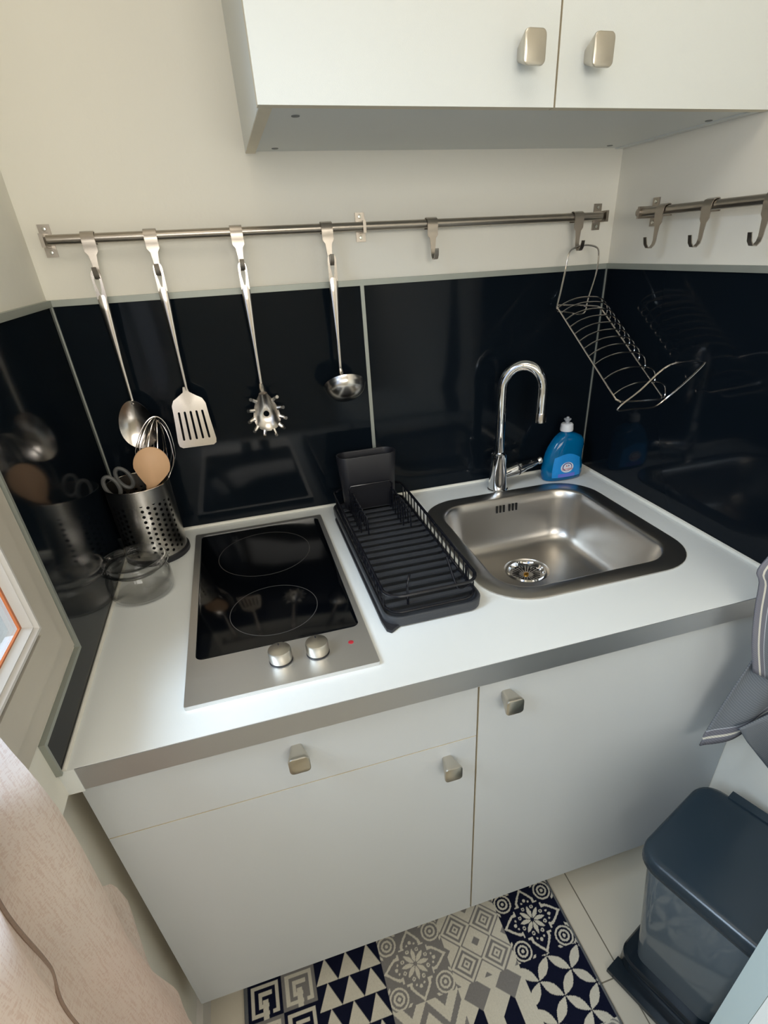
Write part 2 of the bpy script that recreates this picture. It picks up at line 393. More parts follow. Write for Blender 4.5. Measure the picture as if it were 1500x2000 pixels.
# sealant beads where the worktop meets the panels
struct('trim_7', tube([(0.005, -0.008, T + 0.001), (0.3, -0.008, T + 0.002), (0.7, -0.008, T + 0.001), (W - 0.008, -0.008, T + 0.001)], [0.005, 0.004, 0.005], sub=6), M_silic)
struct('trim_8', tube([(0.008, -0.012, T + 0.001), (0.008, -0.25, T + 0.001), (0.008, -D, T + 0.001)], [0.0028, 0.0035, 0.003], sub=6), M_silic)
struct('trim_9', tube([(W - 0.008, -0.012, T + 0.001), (W - 0.008, -0.4, T + 0.001), (W - 0.008, -D, T + 0.001)], [0.005, 0.006, 0.005], sub=6), M_silic)

# splashback panels
tag(link('splashback_panel', B((0.009, 0.597, -0.006, 0, T, ZT)), M_black, smooth=0), 'glossy black splashback panel behind the hanging utensils, left of the vertical joint', 'splashback', 'glossy black splashback panels')
tag(link('splashback_panel', B((0.605, W - 0.009, -0.006, 0, T, ZT)), M_black, smooth=0), 'glossy black splashback panel behind the tap, right of the vertical joint', 'splashback', 'glossy black splashback panels')
tag(link('splashback_panel', plate([(-0.009, T), (-0.009, ZT), (-0.491, ZT), (-0.491, 0.951), (-0.69, 0.951), (-0.69, T)], [], 0.0, 0.006, lambda p: (p[2], p[0], p[1])), M_black, smooth=0),
    'glossy black splashback panel on the left wall, cut away around the window', 'splashback', 'glossy black splashback panels')
tag(link('splashback_panel', B((W - 0.006, W, -0.71, -0.009, T, ZT)), M_black, smooth=0), 'glossy black splashback panel on the right wall beside the sink', 'splashback', 'glossy black splashback panels')

# ------------------------------------------------------------------ worktop
wt = thing('worktop', 'white laminate worktop with a brushed steel front edge', 'worktop', (0.6, -0.35, 0.86))
SX0, SX1, SY0, SY1 = 0.715, 1.087, -0.520, -0.138      # bowl
hole = [(x, y) for x, y, z in rrect(SX0 - 0.012, SX1 + 0.012, SY0 - 0.012, SY1 + 0.012, 0.08, 0)][::-1]
link('slab', plate([(0.0, -0.0), (0.0, -D + 0.0015), (W, -D + 0.0015), (W, -0.0)], [hole], 0.86, T), M_top, wt, smooth=0)
link('front_edge', B((0.019, W, -D, -D + 0.002, 0.8595, T - 0.0008)), M_steelf, wt, smooth=0)
o = link('end_cap', B((-0.012, 0.019, -D - 0.0012, -D + 0.003, 0.8575, T + 0.0002), (-0.012, 0.0, -D + 0.003, -D + 0.03, 0.8575, T + 0.0002)), M_top, wt, bevel=0.0006)

# ------------------------------------------------------------------ cabinets
def knob_bm(L=0.034, a=0.0085, b=0.0165, hb=0.0165):
    bm = bmesh.new(); rings = []
    for t in (0, 0.3, 0.7, 0.93, 1.0):
        s = a + (b - a) * t; sz = a + (hb - a) * t
        if t == 1.0: s -= 0.0012; sz -= 0.0012
        rings.append([(p[0], -L * t, p[1]) for p in rrect(-s, s, -sz, sz, s * 0.45, 0, 5)])
    loft(rings, bm, True, False)
    return bm
def front_panel(name, x0, x1, z0, z1, y0, y1, m, parent):
    o = link(name, B((x0, x1, y0, y1, z0, z1)), [m, M_edge], parent, smooth=0)
    for p in o.data.polygons:
        if abs(p.normal.y) < 0.5: p.material_index = 1
    return o
def base_cabinet(x0, x1, label):
    c = thing('base_cabinet', label, 'cabinet', ((x0 + x1) / 2, -0.34, 0.0))
    t = 0.016
    link('body', B((x0, x0 + t, -0.648, -0.02, 0.155, 0.859), (x1 - t, x1, -0.648, -0.02, 0.155, 0.859), (x0 + t, x1 - t, -0.648, -0.02, 0.155, 0.171),
         (x0 + t, x1 - t, -0.028, -0.02, 0.171, 0.859), (x0 + t, x1 - t, -0.648, -0.60, 0.848, 0.859)), M_edge, c, smooth=0)
    link('plinth', B((x0, x1, -0.55, -0.535, 0.0, 0.155)), M_lam_shaded, c, smooth=0)
    return c
c1 = base_cabinet(0.006, 0.5925, 'white base cabinet with a drawer above its door, under the hob')
d = front_panel('drawer', 0.004, 0.5912, 0.7258, 0.8565, FY, FY + 0.018, M_lam_shaded, c1); d1 = d
e = front_panel('door', 0.004, 0.5912, 0.159, 0.7238, FY, FY + 0.018, M_lam_shaded, c1)
c2 = base_cabinet(0.5935, 1.200, 'white base cabinet with one tall door, under the sink')
g = front_panel('door', 0.5946, 1.2035, 0.159, 0.8565, FY, FY + 0.018, M_lam_shaded, c2)
# knobs are children of their fronts
def knob_on(front, x, z, y=FY, hb=0.0165):
    k = link('knob', knob_bm(hb=hb), M_nickel, None); k.parent = front; k.location = Vector((x, y, z)) - wloc(front)
    # the flat end of the knob, same mesh
    b = 0.0165; bm = bmesh.new(); bm.from_mesh(k.data)
    loft([[(p[0], yy, p[1]) for p in rrect(-b + i, b - i, -hb + i, hb - i, 0.0065, 0, 5)] for i, yy in ((0.0012, -0.034), (0.0024, -0.0348))], bm, cap0=False)
    bm.to_mesh(k.data); bm.free(); k.data.materials.append(M_knobface)
    k.data.polygons.foreach_set('use_smooth', [True] * len(k.data.polygons)); k.data.set_sharp_from_angle(angle=0.6)
    for pl in k.data.polygons:
        if pl.center.y < -0.0343: pl.material_index = 1
    return k
knob_on(d, 0.294, 0.809); knob_on(e, 0.537, 0.686); knob_on(g, 0.643, 0.808)

M_teal = mat('end_panel_paint', srgb(168, 182, 182), 0.45, bump=(30, 0.1, (1, 1, 1)))
lc = thing('low_cabinet', 'white low cabinet with a grey-green end panel, at the bottom right corner', 'cabinet', (1.0, -1.3, 0.0))
link('end_panel', B((0.7825, W - 0.004, -1.098, -1.0656, 0.0, 0.80)), M_teal, lc, bevel=0.002)
link('body', B((0.7840, W - 0.004, -1.62, -1.0985, 0.0, 0.80)), M_lam, lc, bevel=0.002)
UX, UY, UZ = 0.404, -0.376, 1.613
uc = thing('wall_cabinet', 'white two door wall cabinet hanging above the worktop', 'cabinet', (0.8, -0.19, UZ))
link('body', B((UX, UX + 0.018, UY + 0.02, 0, UZ + 0.001, 2.3), (W - 0.02, W - 0.002, UY + 0.02, 0, UZ + 0.001, 2.3), (UX + 0.018, W - 0.02, -0.006, 0, UZ + 0.02, 2.3), (UX + 0.018, W - 0.02, UY + 0.02, 0, 2.28, 2.3)), M_lam, uc, smooth=0)
o = link('side_edge', B((UX + 0.0005, UX + 0.0175, UY + 0.0205, -0.001, UZ, UZ + 0.001)), M_edge, uc, smooth=0)
link('bottom_panel', B((UX + 0.018, W - 0.02, UY + 0.02, 0, UZ + 0.003, UZ + 0.019)), M_lam, uc, smooth=0)
for x, y in ((0.459, -0.297), (0.455, -0.032), (1.172, -0.277), (1.149, -0.032)):
    link('screw_cap', lathe([(0.006, 0), (0.006, -0.0008), (0.005, -0.0012)], (x, y, UZ + 0.003), n=20), M_cap, uc)
def udoor(x0, x1):
    o = link('door', B((x0, x1, UY, UY + 0.018, UZ + 0.0, 2.3)), [M_lam, M_edge], uc, smooth=0)
    for p in o.data.polygons:
        if p.normal.z < -0.9 or abs(p.normal.x) > 0.9: p.material_index = 1
    return o
ua = udoor(UX - 0.002, 0.8135); ub = udoor(0.8165, W - 0.002)
knob_on(ua, 0.7615, 1.667, UY, 0.019); knob_on(ub, 0.8635, 1.667, UY, 0.019)

# ------------------------------------------------------------------ hob
hob = thing('hob', 'two ring black ceramic hob in a brushed steel frame', 'hob', (0.297, -0.347, T))
hx0, hx1, hy0, hy1 = 0.152, 0.442, -0.631, -0.063
gl = rrect(0.165, 0.4325, -0.530, -0.074, 0.013, 0)
link('frame', plate([p[:2] for p in rrect(hx0, hx1, hy0, hy1, 0.003, 0, 3)], [[p[:2] for p in gl][::-1]], T + 0.0004, T + 0.007), M_steelh, hob, smooth=20)
link('glass', loft([[(p[0], p[1], z) for p in rrect(0.165 + i, 0.4325 - i, -0.530 + i, -0.074 - i, 0.013, 0)] for z, i in ((T + 0.0006, 0), (T + 0.0055, 0), (T + 0.0066, 0.002))]), M_glassblk, hob)
def ann(cx, cy, r, w, z):
    o_ = [(cx + r * math.cos(2 * PI * k / 72), cy + r * math.sin(2 * PI * k / 72)) for k in range(72)]
    i_ = [(cx + (r - w) * math.cos(-2 * PI * k / 72), cy + (r - w) * math.sin(-2 * PI * k / 72)) for k in range(72)]
    return plate(o_, [i_], z, z + 0.0002)
link('cooking_ring', ann(0.298, -0.207, 0.096, 0.0011, T + 0.0066), M_ring, hob, smooth=0)
link('cooking_ring', ann(0.298, -0.427, 0.078, 0.0011, T + 0.0066), M_ring, hob, smooth=0)
for x, y in ((0.296, -0.574), (0.354, -0.576)):
    k = link('control_knob', lathe([(0.0175, 0.002), (0.0180, 0.004), (0.0180, 0.020), (0.0172, 0.0222), (0.0165, 0.0226)], (x, y, T + 0.007), n=40), M_nickel, hob)
    link('knob_base', lathe([(0.0185, 0), (0.0185, 0.002), (0.017, 0.0022)], (x, y, T + 0.007), n=40), M_plblk, k)
    link('marker', B((x - 0.001, x + 0.001, y + 0.009, y + 0.014, T + 0.0294, T + 0.0299)), M_plblk, k, smooth=0)
link('heat_light', lathe([(0.0045, 0), (0.0045, 0.0005), (0.0038, 0.0008)], (0.409, -0.569, T + 0.007), n=16), M_red, hob)

# ------------------------------------------------------------------ sink
sk = thing('sink', 'square stainless steel sink bowl set in the worktop', 'sink', (0.9, -0.33, T))
def rr(i, z, r): return rrect(SX0 - i, SX1 + i, SY0 - i, SY1 + i, r, z, 10)
prof = [(0.041, T + 0.0002, 0.1), (0.041, T + 0.0025, 0.1), (0.0385, T + 0.0038, 0.098), (0.006, T + 0.003, 0.072), (0.002, T + 0.0015, 0.07), (-0.001, T - 0.003, 0.068), (-0.004, T - 0.02, 0.066),
        (-0.009, T - 0.06, 0.064), (-0.013, T - 0.095, 0.062), (-0.017, T - 0.112, 0.060), (-0.025, T - 0.124, 0.056), (-0.036, T - 0.131, 0.05), (-0.052, T - 0.1345, 0.04)]
bm = loft([rr(i, z, r) for i, z, r in prof], None, False, False)
DC = (0.898, -0.27)
# floor of the bowl with a round recess for the drain
edge = [p[:2] for p in rr(-0.052, 0, 0.04)]
cir = [(DC[0] + 0.055 * math.cos(2 * PI * k / 48), DC[1] + 0.055 * math.sin(2 * PI * k / 48)) for k in range(48)]
b2 = bmesh.new(); zf = T - 0.1345
for lp in (edge, cir):
    v = [b2.verts.new((p[0], p[1], zf)) for p in lp]
    for i in range(len(v)): b2.edges.new((v[i], v[(i + 1) % len(v)]))
bmesh.ops.triangle_fill(b2, use_beauty=True, use_dissolve=False, edges=b2.edges[:])
me = bpy.data.meshes.new('tmp'); b2.to_mesh(me); b2.free(); bm.from_mesh(me); bpy.data.meshes.remove(me)
lathe([(0.055, 0), (0.052, -0.004), (0.048, -0.005)], (DC[0], DC[1], zf), bm, 48, cap0=False, cap1=False)
bmesh.ops.remove_doubles(bm, verts=bm.verts, dist=0.0004)
bmesh.ops.recalc_face_normals(bm, faces=bm.faces)
link('bowl', bm, M_steelb, sk, smooth=40)
dr = link('drain', lathe([(0.0485, 0), (0.046, 0.0035), (0.043, 0.0035), (0.040, -0.001), (0.038, -0.006), (0.010, -0.0085), (0.0, -0.0085)][:-1], (DC[0], DC[1], zf - 0.004), n=48, cap0=False), M_chrome, sk)
bm = bmesh.new()
for k in range(24):
    a = 2 * PI * k / 24; c_, s_ = math.cos(a), math.sin(a)
    for r0, r1 in ((0.017, 0.033),):
        P = [(r0, -0.0011), (r1, -0.0016), (r1, 0.0016), (r0, 0.0011)]
        z = zf - 0.0112; v = [bm.verts.new((DC[0] + r * c_ - w * s_, DC[1] + r * s_ + w * c_, z + (r - 0.017) * 0.12 + 0.0018)) for r, w in P]; bm.faces.new(v)
link('strainer_slots', bm, M_dark, dr, smooth=0)
link('strainer_screw', lathe([(0.0065, 0), (0.006, 0.003), (0.003, 0.004)], (DC[0], DC[1], zf - 0.0125), n=20), M_brass, dr)
for k, xx in enumerate((0.874, 0.8835, 0.893, 0.9085, 0.918, 0.9275)):
    link('overflow_slot', B((xx - 0.002, xx + 0.002, SY1 - 0.0075, SY1 - 0.004, 0.8675, 0.886)), M_dark, sk, bevel=0.0012)

# ------------------------------------------------------------------ tap
tp = thing('tap', 'chrome swan neck mixer tap behind the sink', 'tap', (0.907, -0.075, T))
cx, cy = 0.907, -0.075
link('body', lathe([(0.0265, 0), (0.0265, 0.004), (0.024, 0.006), (0.0235, 0.02), (0.021, 0.055), (0.0205, 0.08), (0.0195, 0.097), (0.016, 0.100)], (cx, cy, T), n=40), M_chrome, tp)
ex, ey = 0.990, -0.118; top = 1.211
sp = []
R_ = math.hypot(ex - cx, ey - cy) / 2; ux, uy = (ex - cx) / (2 * R_), (ey - cy) / (2 * R_)
sp += [(cx, cy, T + 0.09), (cx, cy, 1.06), (cx, cy, 1.12)]
zc = top - 0.003 - R_ - 0.008
for k in range(0, 17):
    a = PI - PI * k / 16; sp.append((cx + ux * (R_ + R_ * math.cos(a)), cy + uy * (R_ + R_ * math.cos(a)), zc + (R_ + 0.008) * math.sin(a)))
sp += [(ex, ey, zc - 0.03), (ex, ey, 1.084)]
link('spout', tube(smoothpath(sp, 3), [0.0118, 0.0118, 0.0125, 0.0130], n=20), M_chrome, tp)
link('aerator', lathe([(0.0130, 0.022), (0.0136, 0.020), (0.0136, 0), (0.0105, -0.002), (0.0100, 0.004)], (ex, ey, 1.078), n=28), M_pol, tp)
hd = []
v0 = Vector((0.925, cy, 0.941)); v1 = Vector((1.032, -0.072, 0.962)); dv = v1 - v0
lk = link('lever', tube([v0 + dv * t for t in (-0.1, 0.0, 0.30, 0.33, 0.50, 0.55, 0.70, 0.85, 0.88, 0.93, 0.97, 1.0)],
     [0.0135, 0.014, 0.0162, 0.0162, 0.0140, 0.0120, 0.0112, 0.0085, 0.0075, 0.0100, 0.0100, 0.005], n=20), M_chrome, tp)
link('lever_ring', tube([v0 + dv * t for t in (0.33, 0.345, 0.36)], [0.0168, 0.0172, 0.0168], n=20), M_plblk, lk)

# ------------------------------------------------------------------ washing-up liquid bottle
bt = thing('soap_bottle', 'blue washing-up liquid bottle with a white cap beside the tap', 'bottle', (1.098, -0.068, T))
SEC = [(0.9005, 1.050, 1.146, 0.020), (0.903, 1.043, 1.152, 0.025), (0.915, 1.039, 1.155, 0.028), (0.935, 1.0385, 1.154, 0.028), (0.955, 1.042, 1.150, 0.027), (0.975, 1.047, 1.150, 0.026),
       (0.990, 1.054, 1.152, 0.0255), (1.003, 1.062, 1.150, 0.024), (1.013, 1.070, 1.142, 0.022), (1.021, 1.080, 1.126, 0.018), (1.025, 1.086, 1.112, 0.0135), (1.030, 1.087, 1.111, 0.012)]
def bsec(z):
    zz = [s[0] for s in SEC]; return [np.interp(z, zz, [s[i] for s in SEC]) for i in (1, 2, 3)]
def bpt(u, z, off=0.0):     # point on the front of the bottle, u in -1..1 across
    a, b, ry = bsec(z); c = (a + b) / 2; rx = (b - a) / 2
    return (c + u * rx, -0.068 - (ry + off) * (1 - abs(u) ** 2.6) ** (1 / 2.6), z)
rings = []
for z, a, b, ry in SEC:
    c = (a + b) / 2; rx = (b - a) / 2; rings.append([(c + rx * math.copysign(abs(math.cos(t)) ** (2 / 2.4), math.cos(t)), -0.068 + ry * math.copysign(abs(math.sin(t)) ** (2 / 2.4), math.sin(t)), z) for t in [2 * PI * k / 48 for k in range(48)]])
link('body', loft(rings), M_blue, bt, smooth=50)
lb = link('label', grid(lambda u, v: bpt(-0.72 + 1.42 * u, 0.912 + v * (0.054 + 0.012 * math.sin(PI * u) - 0.006 * u), 0.0006), 20, 8), M_label, bt)
link('label_band', grid(lambda u, v: bpt(-0.45 + 0.85 * u, 0.9125 + v * 0.010, 0.0010), 16, 2), M_labviol, lb)
def disc(cx_, cz_, rx_, rz_, off):
    bm = bmesh.new(); a, b, ry = bsec(cz_)
    vs = []
    for k in range(28):
        t = 2 * PI * k / 28; z = cz_ + rz_ * math.sin(t); a, b, ry = bsec(z); u = (cx_ + rx_ * math.cos(t) - (a + b) / 2) / ((b - a) / 2); vs.append(bm.verts.new(bpt(u, z, off)))
    bm.faces.new(vs); return bm
link('emblem', disc(1.095, 0.939, 0.0185, 0.014, 0.0012), M_labwhite, lb)
link('emblem', disc(1.095, 0.9405, 0.0140, 0.0112, 0.0015), M_labnavy, lb)
link('emblem', disc(1.095, 0.9400, 0.0118, 0.0095, 0.0018), M_labwhite, lb)
def onb(cx_, cz_, off):
    def f(x, y):
        z = cz_ + y; a, b, ry = bsec(z); return bpt((cx_ + x - (a + b) / 2) / ((b - a) / 2), z, off)
    return f
link('lettering', text_bm('Carrefour', 0.0082, onb(1.0955, 0.9325, 0.0024)), M_labred, lb, smooth=0)
# small shop mark above the word: a red and a blue arrowhead
bm = bmesh.new(); f = onb(1.0955, 0.9435, 0.0022)
bm.faces.new([bm.verts.new(f(*p)) for p in ((-0.0055, 0), (-0.001, 0.0032), (-0.0022, 0), (-0.001, -0.0032))])
link('emblem', bm, M_labred, lb, smooth=0)
bm = bmesh.new(); bm.faces.new([bm.verts.new(f(*p)) for p in ((0.0055, 0), (0.001, 0.0032), (0.0022, 0), (0.001, -0.0032))])
link('emblem', bm, M_labnavy, lb, smooth=0)
link('cap', lathe([(0.0165, 0), (0.0168, 0.003), (0.0155, 0.016), (0.013, 0.0185), (0.007, 0.0195)], (1.099, -0.068, 1.0295), n=32), M_white, bt)
link('nozzle', lathe([(0.0055, 0), (0.0055, 0.004), (0.0095, 0.009), (0.0095, 0.0105), (0.004, 0.0125), (0.003, 0.0155)], (1.099, -0.068, 1.049), n=24), M_pearl, bt)

# ------------------------------------------------------------------ rails and hooks
def bracket(o, c, ax):
    """wall plate of a rail, c on the wall; ax = direction the rail runs"""
    x, y, z = c
    if ax == 'x':
        b = link('bracket', B((x - 0.0095, x + 0.0095, y - 0.003, y, z - 0.025, z + 0.025)), M_rail, o, bevel=0.001)
        link('holder', B((x - 0.003, x + 0.003, y - 0.042, y - 0.003, z - 0.0105, z + 0.0105)), M_rail, b, bevel=0.001)
        for s in (-0.018, 0.018): link('screw', lathe([(0.0035, -0.003), (0.003, -0.0045), (0.001, -0.0048)], (x, y, z + s), ax='y', n=14), M_screw, b)
    else:
        b = link('bracket', B((x - 0.003, x, y - 0.0095, y + 0.0095, z - 0.025, z + 0.025)), M_rail, o, bevel=0.001)
        link('holder', B((x - 0.042, x - 0.003, y - 0.003, y + 0.003, z - 0.0105, z + 0.0105)), M_rail, b, bevel=0.001)
        for s in (-0.018, 0.018): link('screw', lathe([(0.0035, -0.003), (0.003, -0.0045), (0.001, -0.0048)], (x, y, z + s), ax='x', n=14), M_screw, b)
r1 = thing('utensil_rail', 'long steel rail with utensils along the back wall', 'rail', (0.6, 0, 1.492))
link('bar', lathe([(0.0078, 0), (0.0078, 1.108)], (0.042, -0.031, 1.4925), ax='x', n=20), M_rail, r1)
for x in (0.036, 0.608, 1.158): bracket(r1, (x, 0, 1.492), 'x')
r2 = thing('utensil_rail', 'steel rail on the right wall, running out of the picture at the right edge', 'rail', (W, -0.5, 1.492))
link('bar', lathe([(0.0078, 0), (0.0078, 0.86)], (W - 0.031, -0.985, 1.4925), ax='y', n=20), M_rail, r2)
for y in (-0.138, -0.98): bracket(r2, (W, y, 1.492), 'y')

def make_hook():
    """strap hook around a rail; origin on the rail's axis, tip towards -y"""
    bm = bmesh.new(); prof = []
    r = 0.0092
    for k in range(13):
        a = math.radians(-60 + 240 * k / 12 + 90); prof.append((r * math.cos(a), r * math.sin(a)))
    rings = []
    # strap over the rail, width 22 mm
    path = [(0.010, -0.010), (0.0098, 0.0), (0.0085, 0.006), (0.004, 0.0098), (-0.001, 0.0100), (-0.007, 0.0078), (-0.0100, 0.002), (-0.0105, -0.006), (-0.0098, -0.012),
            (-0.0095, -0.020), (-0.0100, -0.026), (-0.0105, -0.040), (-0.0105, -0.050), (-0.0125, -0.0575), (-0.0185, -0.0630), (-0.0260, -0.0620), (-0.0310, -0.0560), (-0.0340, -0.0440)]
    wid = [0.011] * 9 + [0.011, 0.0065, 0.005, 0.0045, 0.0045, 0.0045, 0.0045, 0.0045, 0.004]
    P = [Vector((0, p[0], p[1])) for p in path]; n = len(P)
    for i in range(n):
        t = (P[min(i + 1, n - 1)] - P[max(i - 1, 0)]).normalized(); nn = Vector((0, -t.z, t.y)) * 0.0008; w = Vector((wid[i], 0, 0))
        rings.append([P[i] - w - nn, P[i] + w - nn, P[i] + w + nn, P[i] - w + nn])
    return loft(rings, bm)
HK = [(0.108, 'steel hook holding the serving spoon, leftmost on the back rail'), (0.211, 'steel hook holding the slotted spatula'), (0.362, 'steel hook holding the pasta server'),
      (0.533, 'steel hook holding the ladle, left of the middle bracket'), (0.750, 'empty steel hook on the back rail, right of the middle bracket'), (1.089, 'steel hook holding the wire plate rack, near the corner')]
hk0 = None
for x, lab in HK:
    if hk0 is None: h = hk0 = link('hook', make_hook(), M_rail, smooth=40)
    else: h = hk0.copy(); COL.objects.link(h)
    h.location = (x, -0.031, 1.4925); tag(h, lab, 'hook', 'steel hooks on the rails')
for y, lab in ((-0.201, 'empty steel hook on the right wall rail, nearest the corner'), (-0.322, 'empty steel hook in the middle of the right wall rail'), (-0.452, 'steel hook cut off by the right edge of the photo')):
    h = hk0.copy(); COL.objects.link(h); h.location = (W - 0.031, y, 1.4925); h.rotation_euler = (0, 0, -PI / 2)
    tag(h, lab, 'hook', 'steel hooks on the rails')
h = hk0.copy(); COL.objects.link(h); h.location = (W - 0.031, -0.80, 1.4925); h.rotation_euler = (0, 0, -PI / 2)
tag(h, 'steel hook holding the grey towel on the right wall rail', 'hook', 'steel hooks on the rails')

# ------------------------------------------------------------------ hanging utensils
HY = -0.0565   # plane they hang in
def handle(x, z0, z1, w0=0.0088, w1=0.0036, y0=HY, y1=None, x1=None):
    """eye plate at the top, then a rounded tapering stem"""
    x1 = x if x1 is None else x1; Lh = z0 - z1; ze = z0 - 0.046
    cx_ = lambda z: x + (x1 - x) * (z0 - z) / Lh
    n = 20; L, R = [], []
    for i in range(n + 1):
        z = z0 + (ze - z0) * i / n; k = min(1, (z0 - z) / 0.012); w = w0 * (0.35 + 0.65 * math.sqrt(1 - (1 - k) ** 2)) * 0.92
        L.append((-w, z)); R.append((w, z))
    hz = z0 - 0.017
    hole_ = [(0.0042 * math.cos(a) * (1 if math.sin(a) > -0.3 else 0.8), hz + (0.009 if math.sin(a) > 0 else 0.022) * math.sin(a)) for a in [-2 * PI * k / 24 for k in range(24)]]
    bm = plate(L + R[::-1], [hole_], -0.0014, 0.0014, lambda p: (cx_(p[1]) + p[0], y0 + p[2], p[1]))
    rings = []
    for i in range(31):
        t = i / 30; z = ze + 0.006 + (z1 - ze - 0.006) * t; w = np.interp(t, (0, 0.15, 0.6, 1), (w0 * 0.92, w0 * 0.95, w1 * 1.25, w1)); th = np.interp(t, (0, 0.1, 0.5, 1), (0.0016, 0.0034, 0.0030, 0.0022))
        rings.append([(cx_(z) + w * math.cos(2 * PI * k / 16), y0 + th * math.sin(2 * PI * k / 16), z) for k in range(16)])
    return loft(rings, bm)
def seat_y(): return HY
# serving spoon
s = thing('serving_spoon', 'polished steel serving spoon hanging leftmost on the back rail', 'spoon', (0.105, HY, 1.12), 'steel utensils hanging on the back rail')
link('handle', handle(0.106, 1.444, 1.21, x1=0.103), M_pol, s, smooth=50)
def spoonbowl(c, rx, rz, depth, egg=0.15, tilt=0.0, rimx=1.0, nr=10, na=40):
    bm = bmesh.new(); rings = []
    for side, off in ((0, 0), (1, 0.0012)):
        for i in range(1, nr + 1):
            q = i if side == 0 else nr + 1 - i
            t = q / nr; ring = []
            for k in range(na):
                a = 2 * PI * k / na; cz = math.sin(a); ww = 1 - egg * cz
                ring.append((c[0] + rx * t * math.cos(a) * ww, c[1] + depth * (1 - t * t) + off, c[2] + rz * t * cz))
            rings.append(ring)
    return loft(rings, bm)
link('bowl', spoonbowl((0.1005, HY - 0.004, 1.169), 0.0345, 0.0485, 0.010), M_pol, s, smooth=60)
# slotted spatula
s = thing('spatula', 'steel spatula with five slots hanging second on the back rail', 'spatula', (0.21, HY, 1.11), 'steel utensils hanging on the back rail')
link('handle', handle(0.212, 1.450, 1.225, x1=0.209), M_pol, s, smooth=50)
out = [(-0.004, 1.232), (-0.006, 1.222), (-0.018, 1.214), (-0.028, 1.208), (-0.033, 1.198), (-0.0345, 1.17), (-0.0385, 1.125), (-0.037, 1.117), (-0.031, 1.113),
       (0.031, 1.113), (0.037, 1.117), (0.0385, 1.125), (0.0345, 1.17), (0.033, 1.198), (0.028, 1.208), (0.018, 1.214), (0.006, 1.222), (0.004, 1.232)]
slots = []
for k in range(5):
    c = -0.023 + k * 0.0115; z0_, z1_ = 1.130, 1.183; w = 0.0022
    sl = [(c + w * math.cos(a), z1_ + w * math.sin(a)) for a in [PI * i / 6 for i in range(7)]] + [(c * 1.1 + w * math.cos(a), z0_ + w * math.sin(a)) for a in [PI + PI * i / 6 for i in range(7)]]
    slots.append(sl[::-1])
link('blade', plate(out, slots, -0.0008, 0.0008, lambda p: (0.207 + p[0], HY - 0.001 - 0.012 * max(0, (1.225 - p[1])) / 0.1 + p[2], p[1])), M_pol, s, smooth=30)
# pasta server
s = thing('pasta_server', 'steel pasta server with prongs and a round hole, hanging on the back rail', 'pasta server', (0.357, HY, 1.12), 'steel utensils hanging on the back rail')
link('handle', handle(0.361, 1.444, 1.212, x1=0.357), M_pol, s, smooth=50)
bm = bmesh.new(); NA = 44; rings = []
def pb(t, a, off=0):     # bowl surface
    cz = math.sin(a); e = max(0, (t - 0.24) / 0.76)
    hx, hz = 0.0062 * math.cos(a), 0.0062 * cz
    ox, oz = 0.0265 * math.cos(a) * (1 - 0.34 * cz), 0.041 * cz + 0.007
    return (0.3575 + hx + (ox - hx) * e, HY - 0.014 + 0.013 * (1 - e * e) + off, 1.160 + hz + (oz - hz) * e)
for off in (0, 0.0013):
    for q in (range(0, 11) if off == 0 else range(10, -1, -1)): rings.append([pb(0.24 + 0.076 * q, 2 * PI * k / NA, off) for k in range(NA)])
rings.append(rings[0])
loft(rings, bm, False, False); 
link('bowl', bm, M_satin, s, smooth=60)
link('neck', tube([(0.357, HY, 1.222), (0.357, HY - 0.004, 1.212), (0.3575, HY - 0.012, 1.203)], [0.0045, 0.0075, 0.010], n=14, sub=3), M_pol, s)
bm = bmesh.new()
for k, a in enumerate([math.radians(v) for v in (35, 8, -18, -45, -74, -106, -135, -162, 172, 145)]):
    p0 = Vector(pb(0.97, a)); d_ = Vector((math.cos(a), 0, math.sin(a))).normalized()
    tube([p0, p0 + d_ * 0.005 + Vector((0, -0.002, 0)), p0 + d_ * 0.010 + Vector((0, -0.004, 0)), p0 + d_ * 0.0125 + Vector((0, -0.008, 0))], [0.0052, 0.0042, 0.0040, 0.0036], bm, n=8, sub=3)
link('prongs', bm, M_satin, s)
# ladle
s = thing('ladle', 'steel ladle with a round bowl hanging left of the panel joint', 'ladle', (0.531, HY, 1.16), 'steel utensils hanging on the back rail')
link('handle', handle(0.5335, 1.448, 1.222, x1=0.5285, w0=0.0095), M_pol, s, smooth=50)
bm = bmesh.new(); rings = []
ax = Vector((0, 0.62, 0.78)).normalized(); e1 = Vector((1, 0, 0)); e2 = ax.cross(e1)
cc = Vector((0.5315, HY - 0.012, 1.203))
for sgn, rr_ in ((1, 1.0), (-1, 0.965)):
    seq = range(1, 15) if sgn == 1 else range(14, 0, -1)
    for i in seq:
        th = PI / 2 * i / 14; rad = 0.0450 * math.sin(th) * rr_; dp = -0.032 * math.cos(th) * rr_
        if i == 14 and sgn == 1: rad += 0.0015
        rings.append([cc + ax * dp + e1 * rad * math.cos(2 * PI * k / 48) + e2 * rad * math.sin(2 * PI * k / 48) for k in range(48)])
link('bowl', loft(rings, bm), M_satin, s, smooth=60)
link('neck', tube([(0.5285, HY, 1.235), (0.529, HY - 0.006, 1.222), (0.5295, HY - 0.026, 1.209), (0.530, HY - 0.034, 1.200)], [0.0042, 0.006, 0.009, 0.006], n=12, sub=3), M_pol, s)

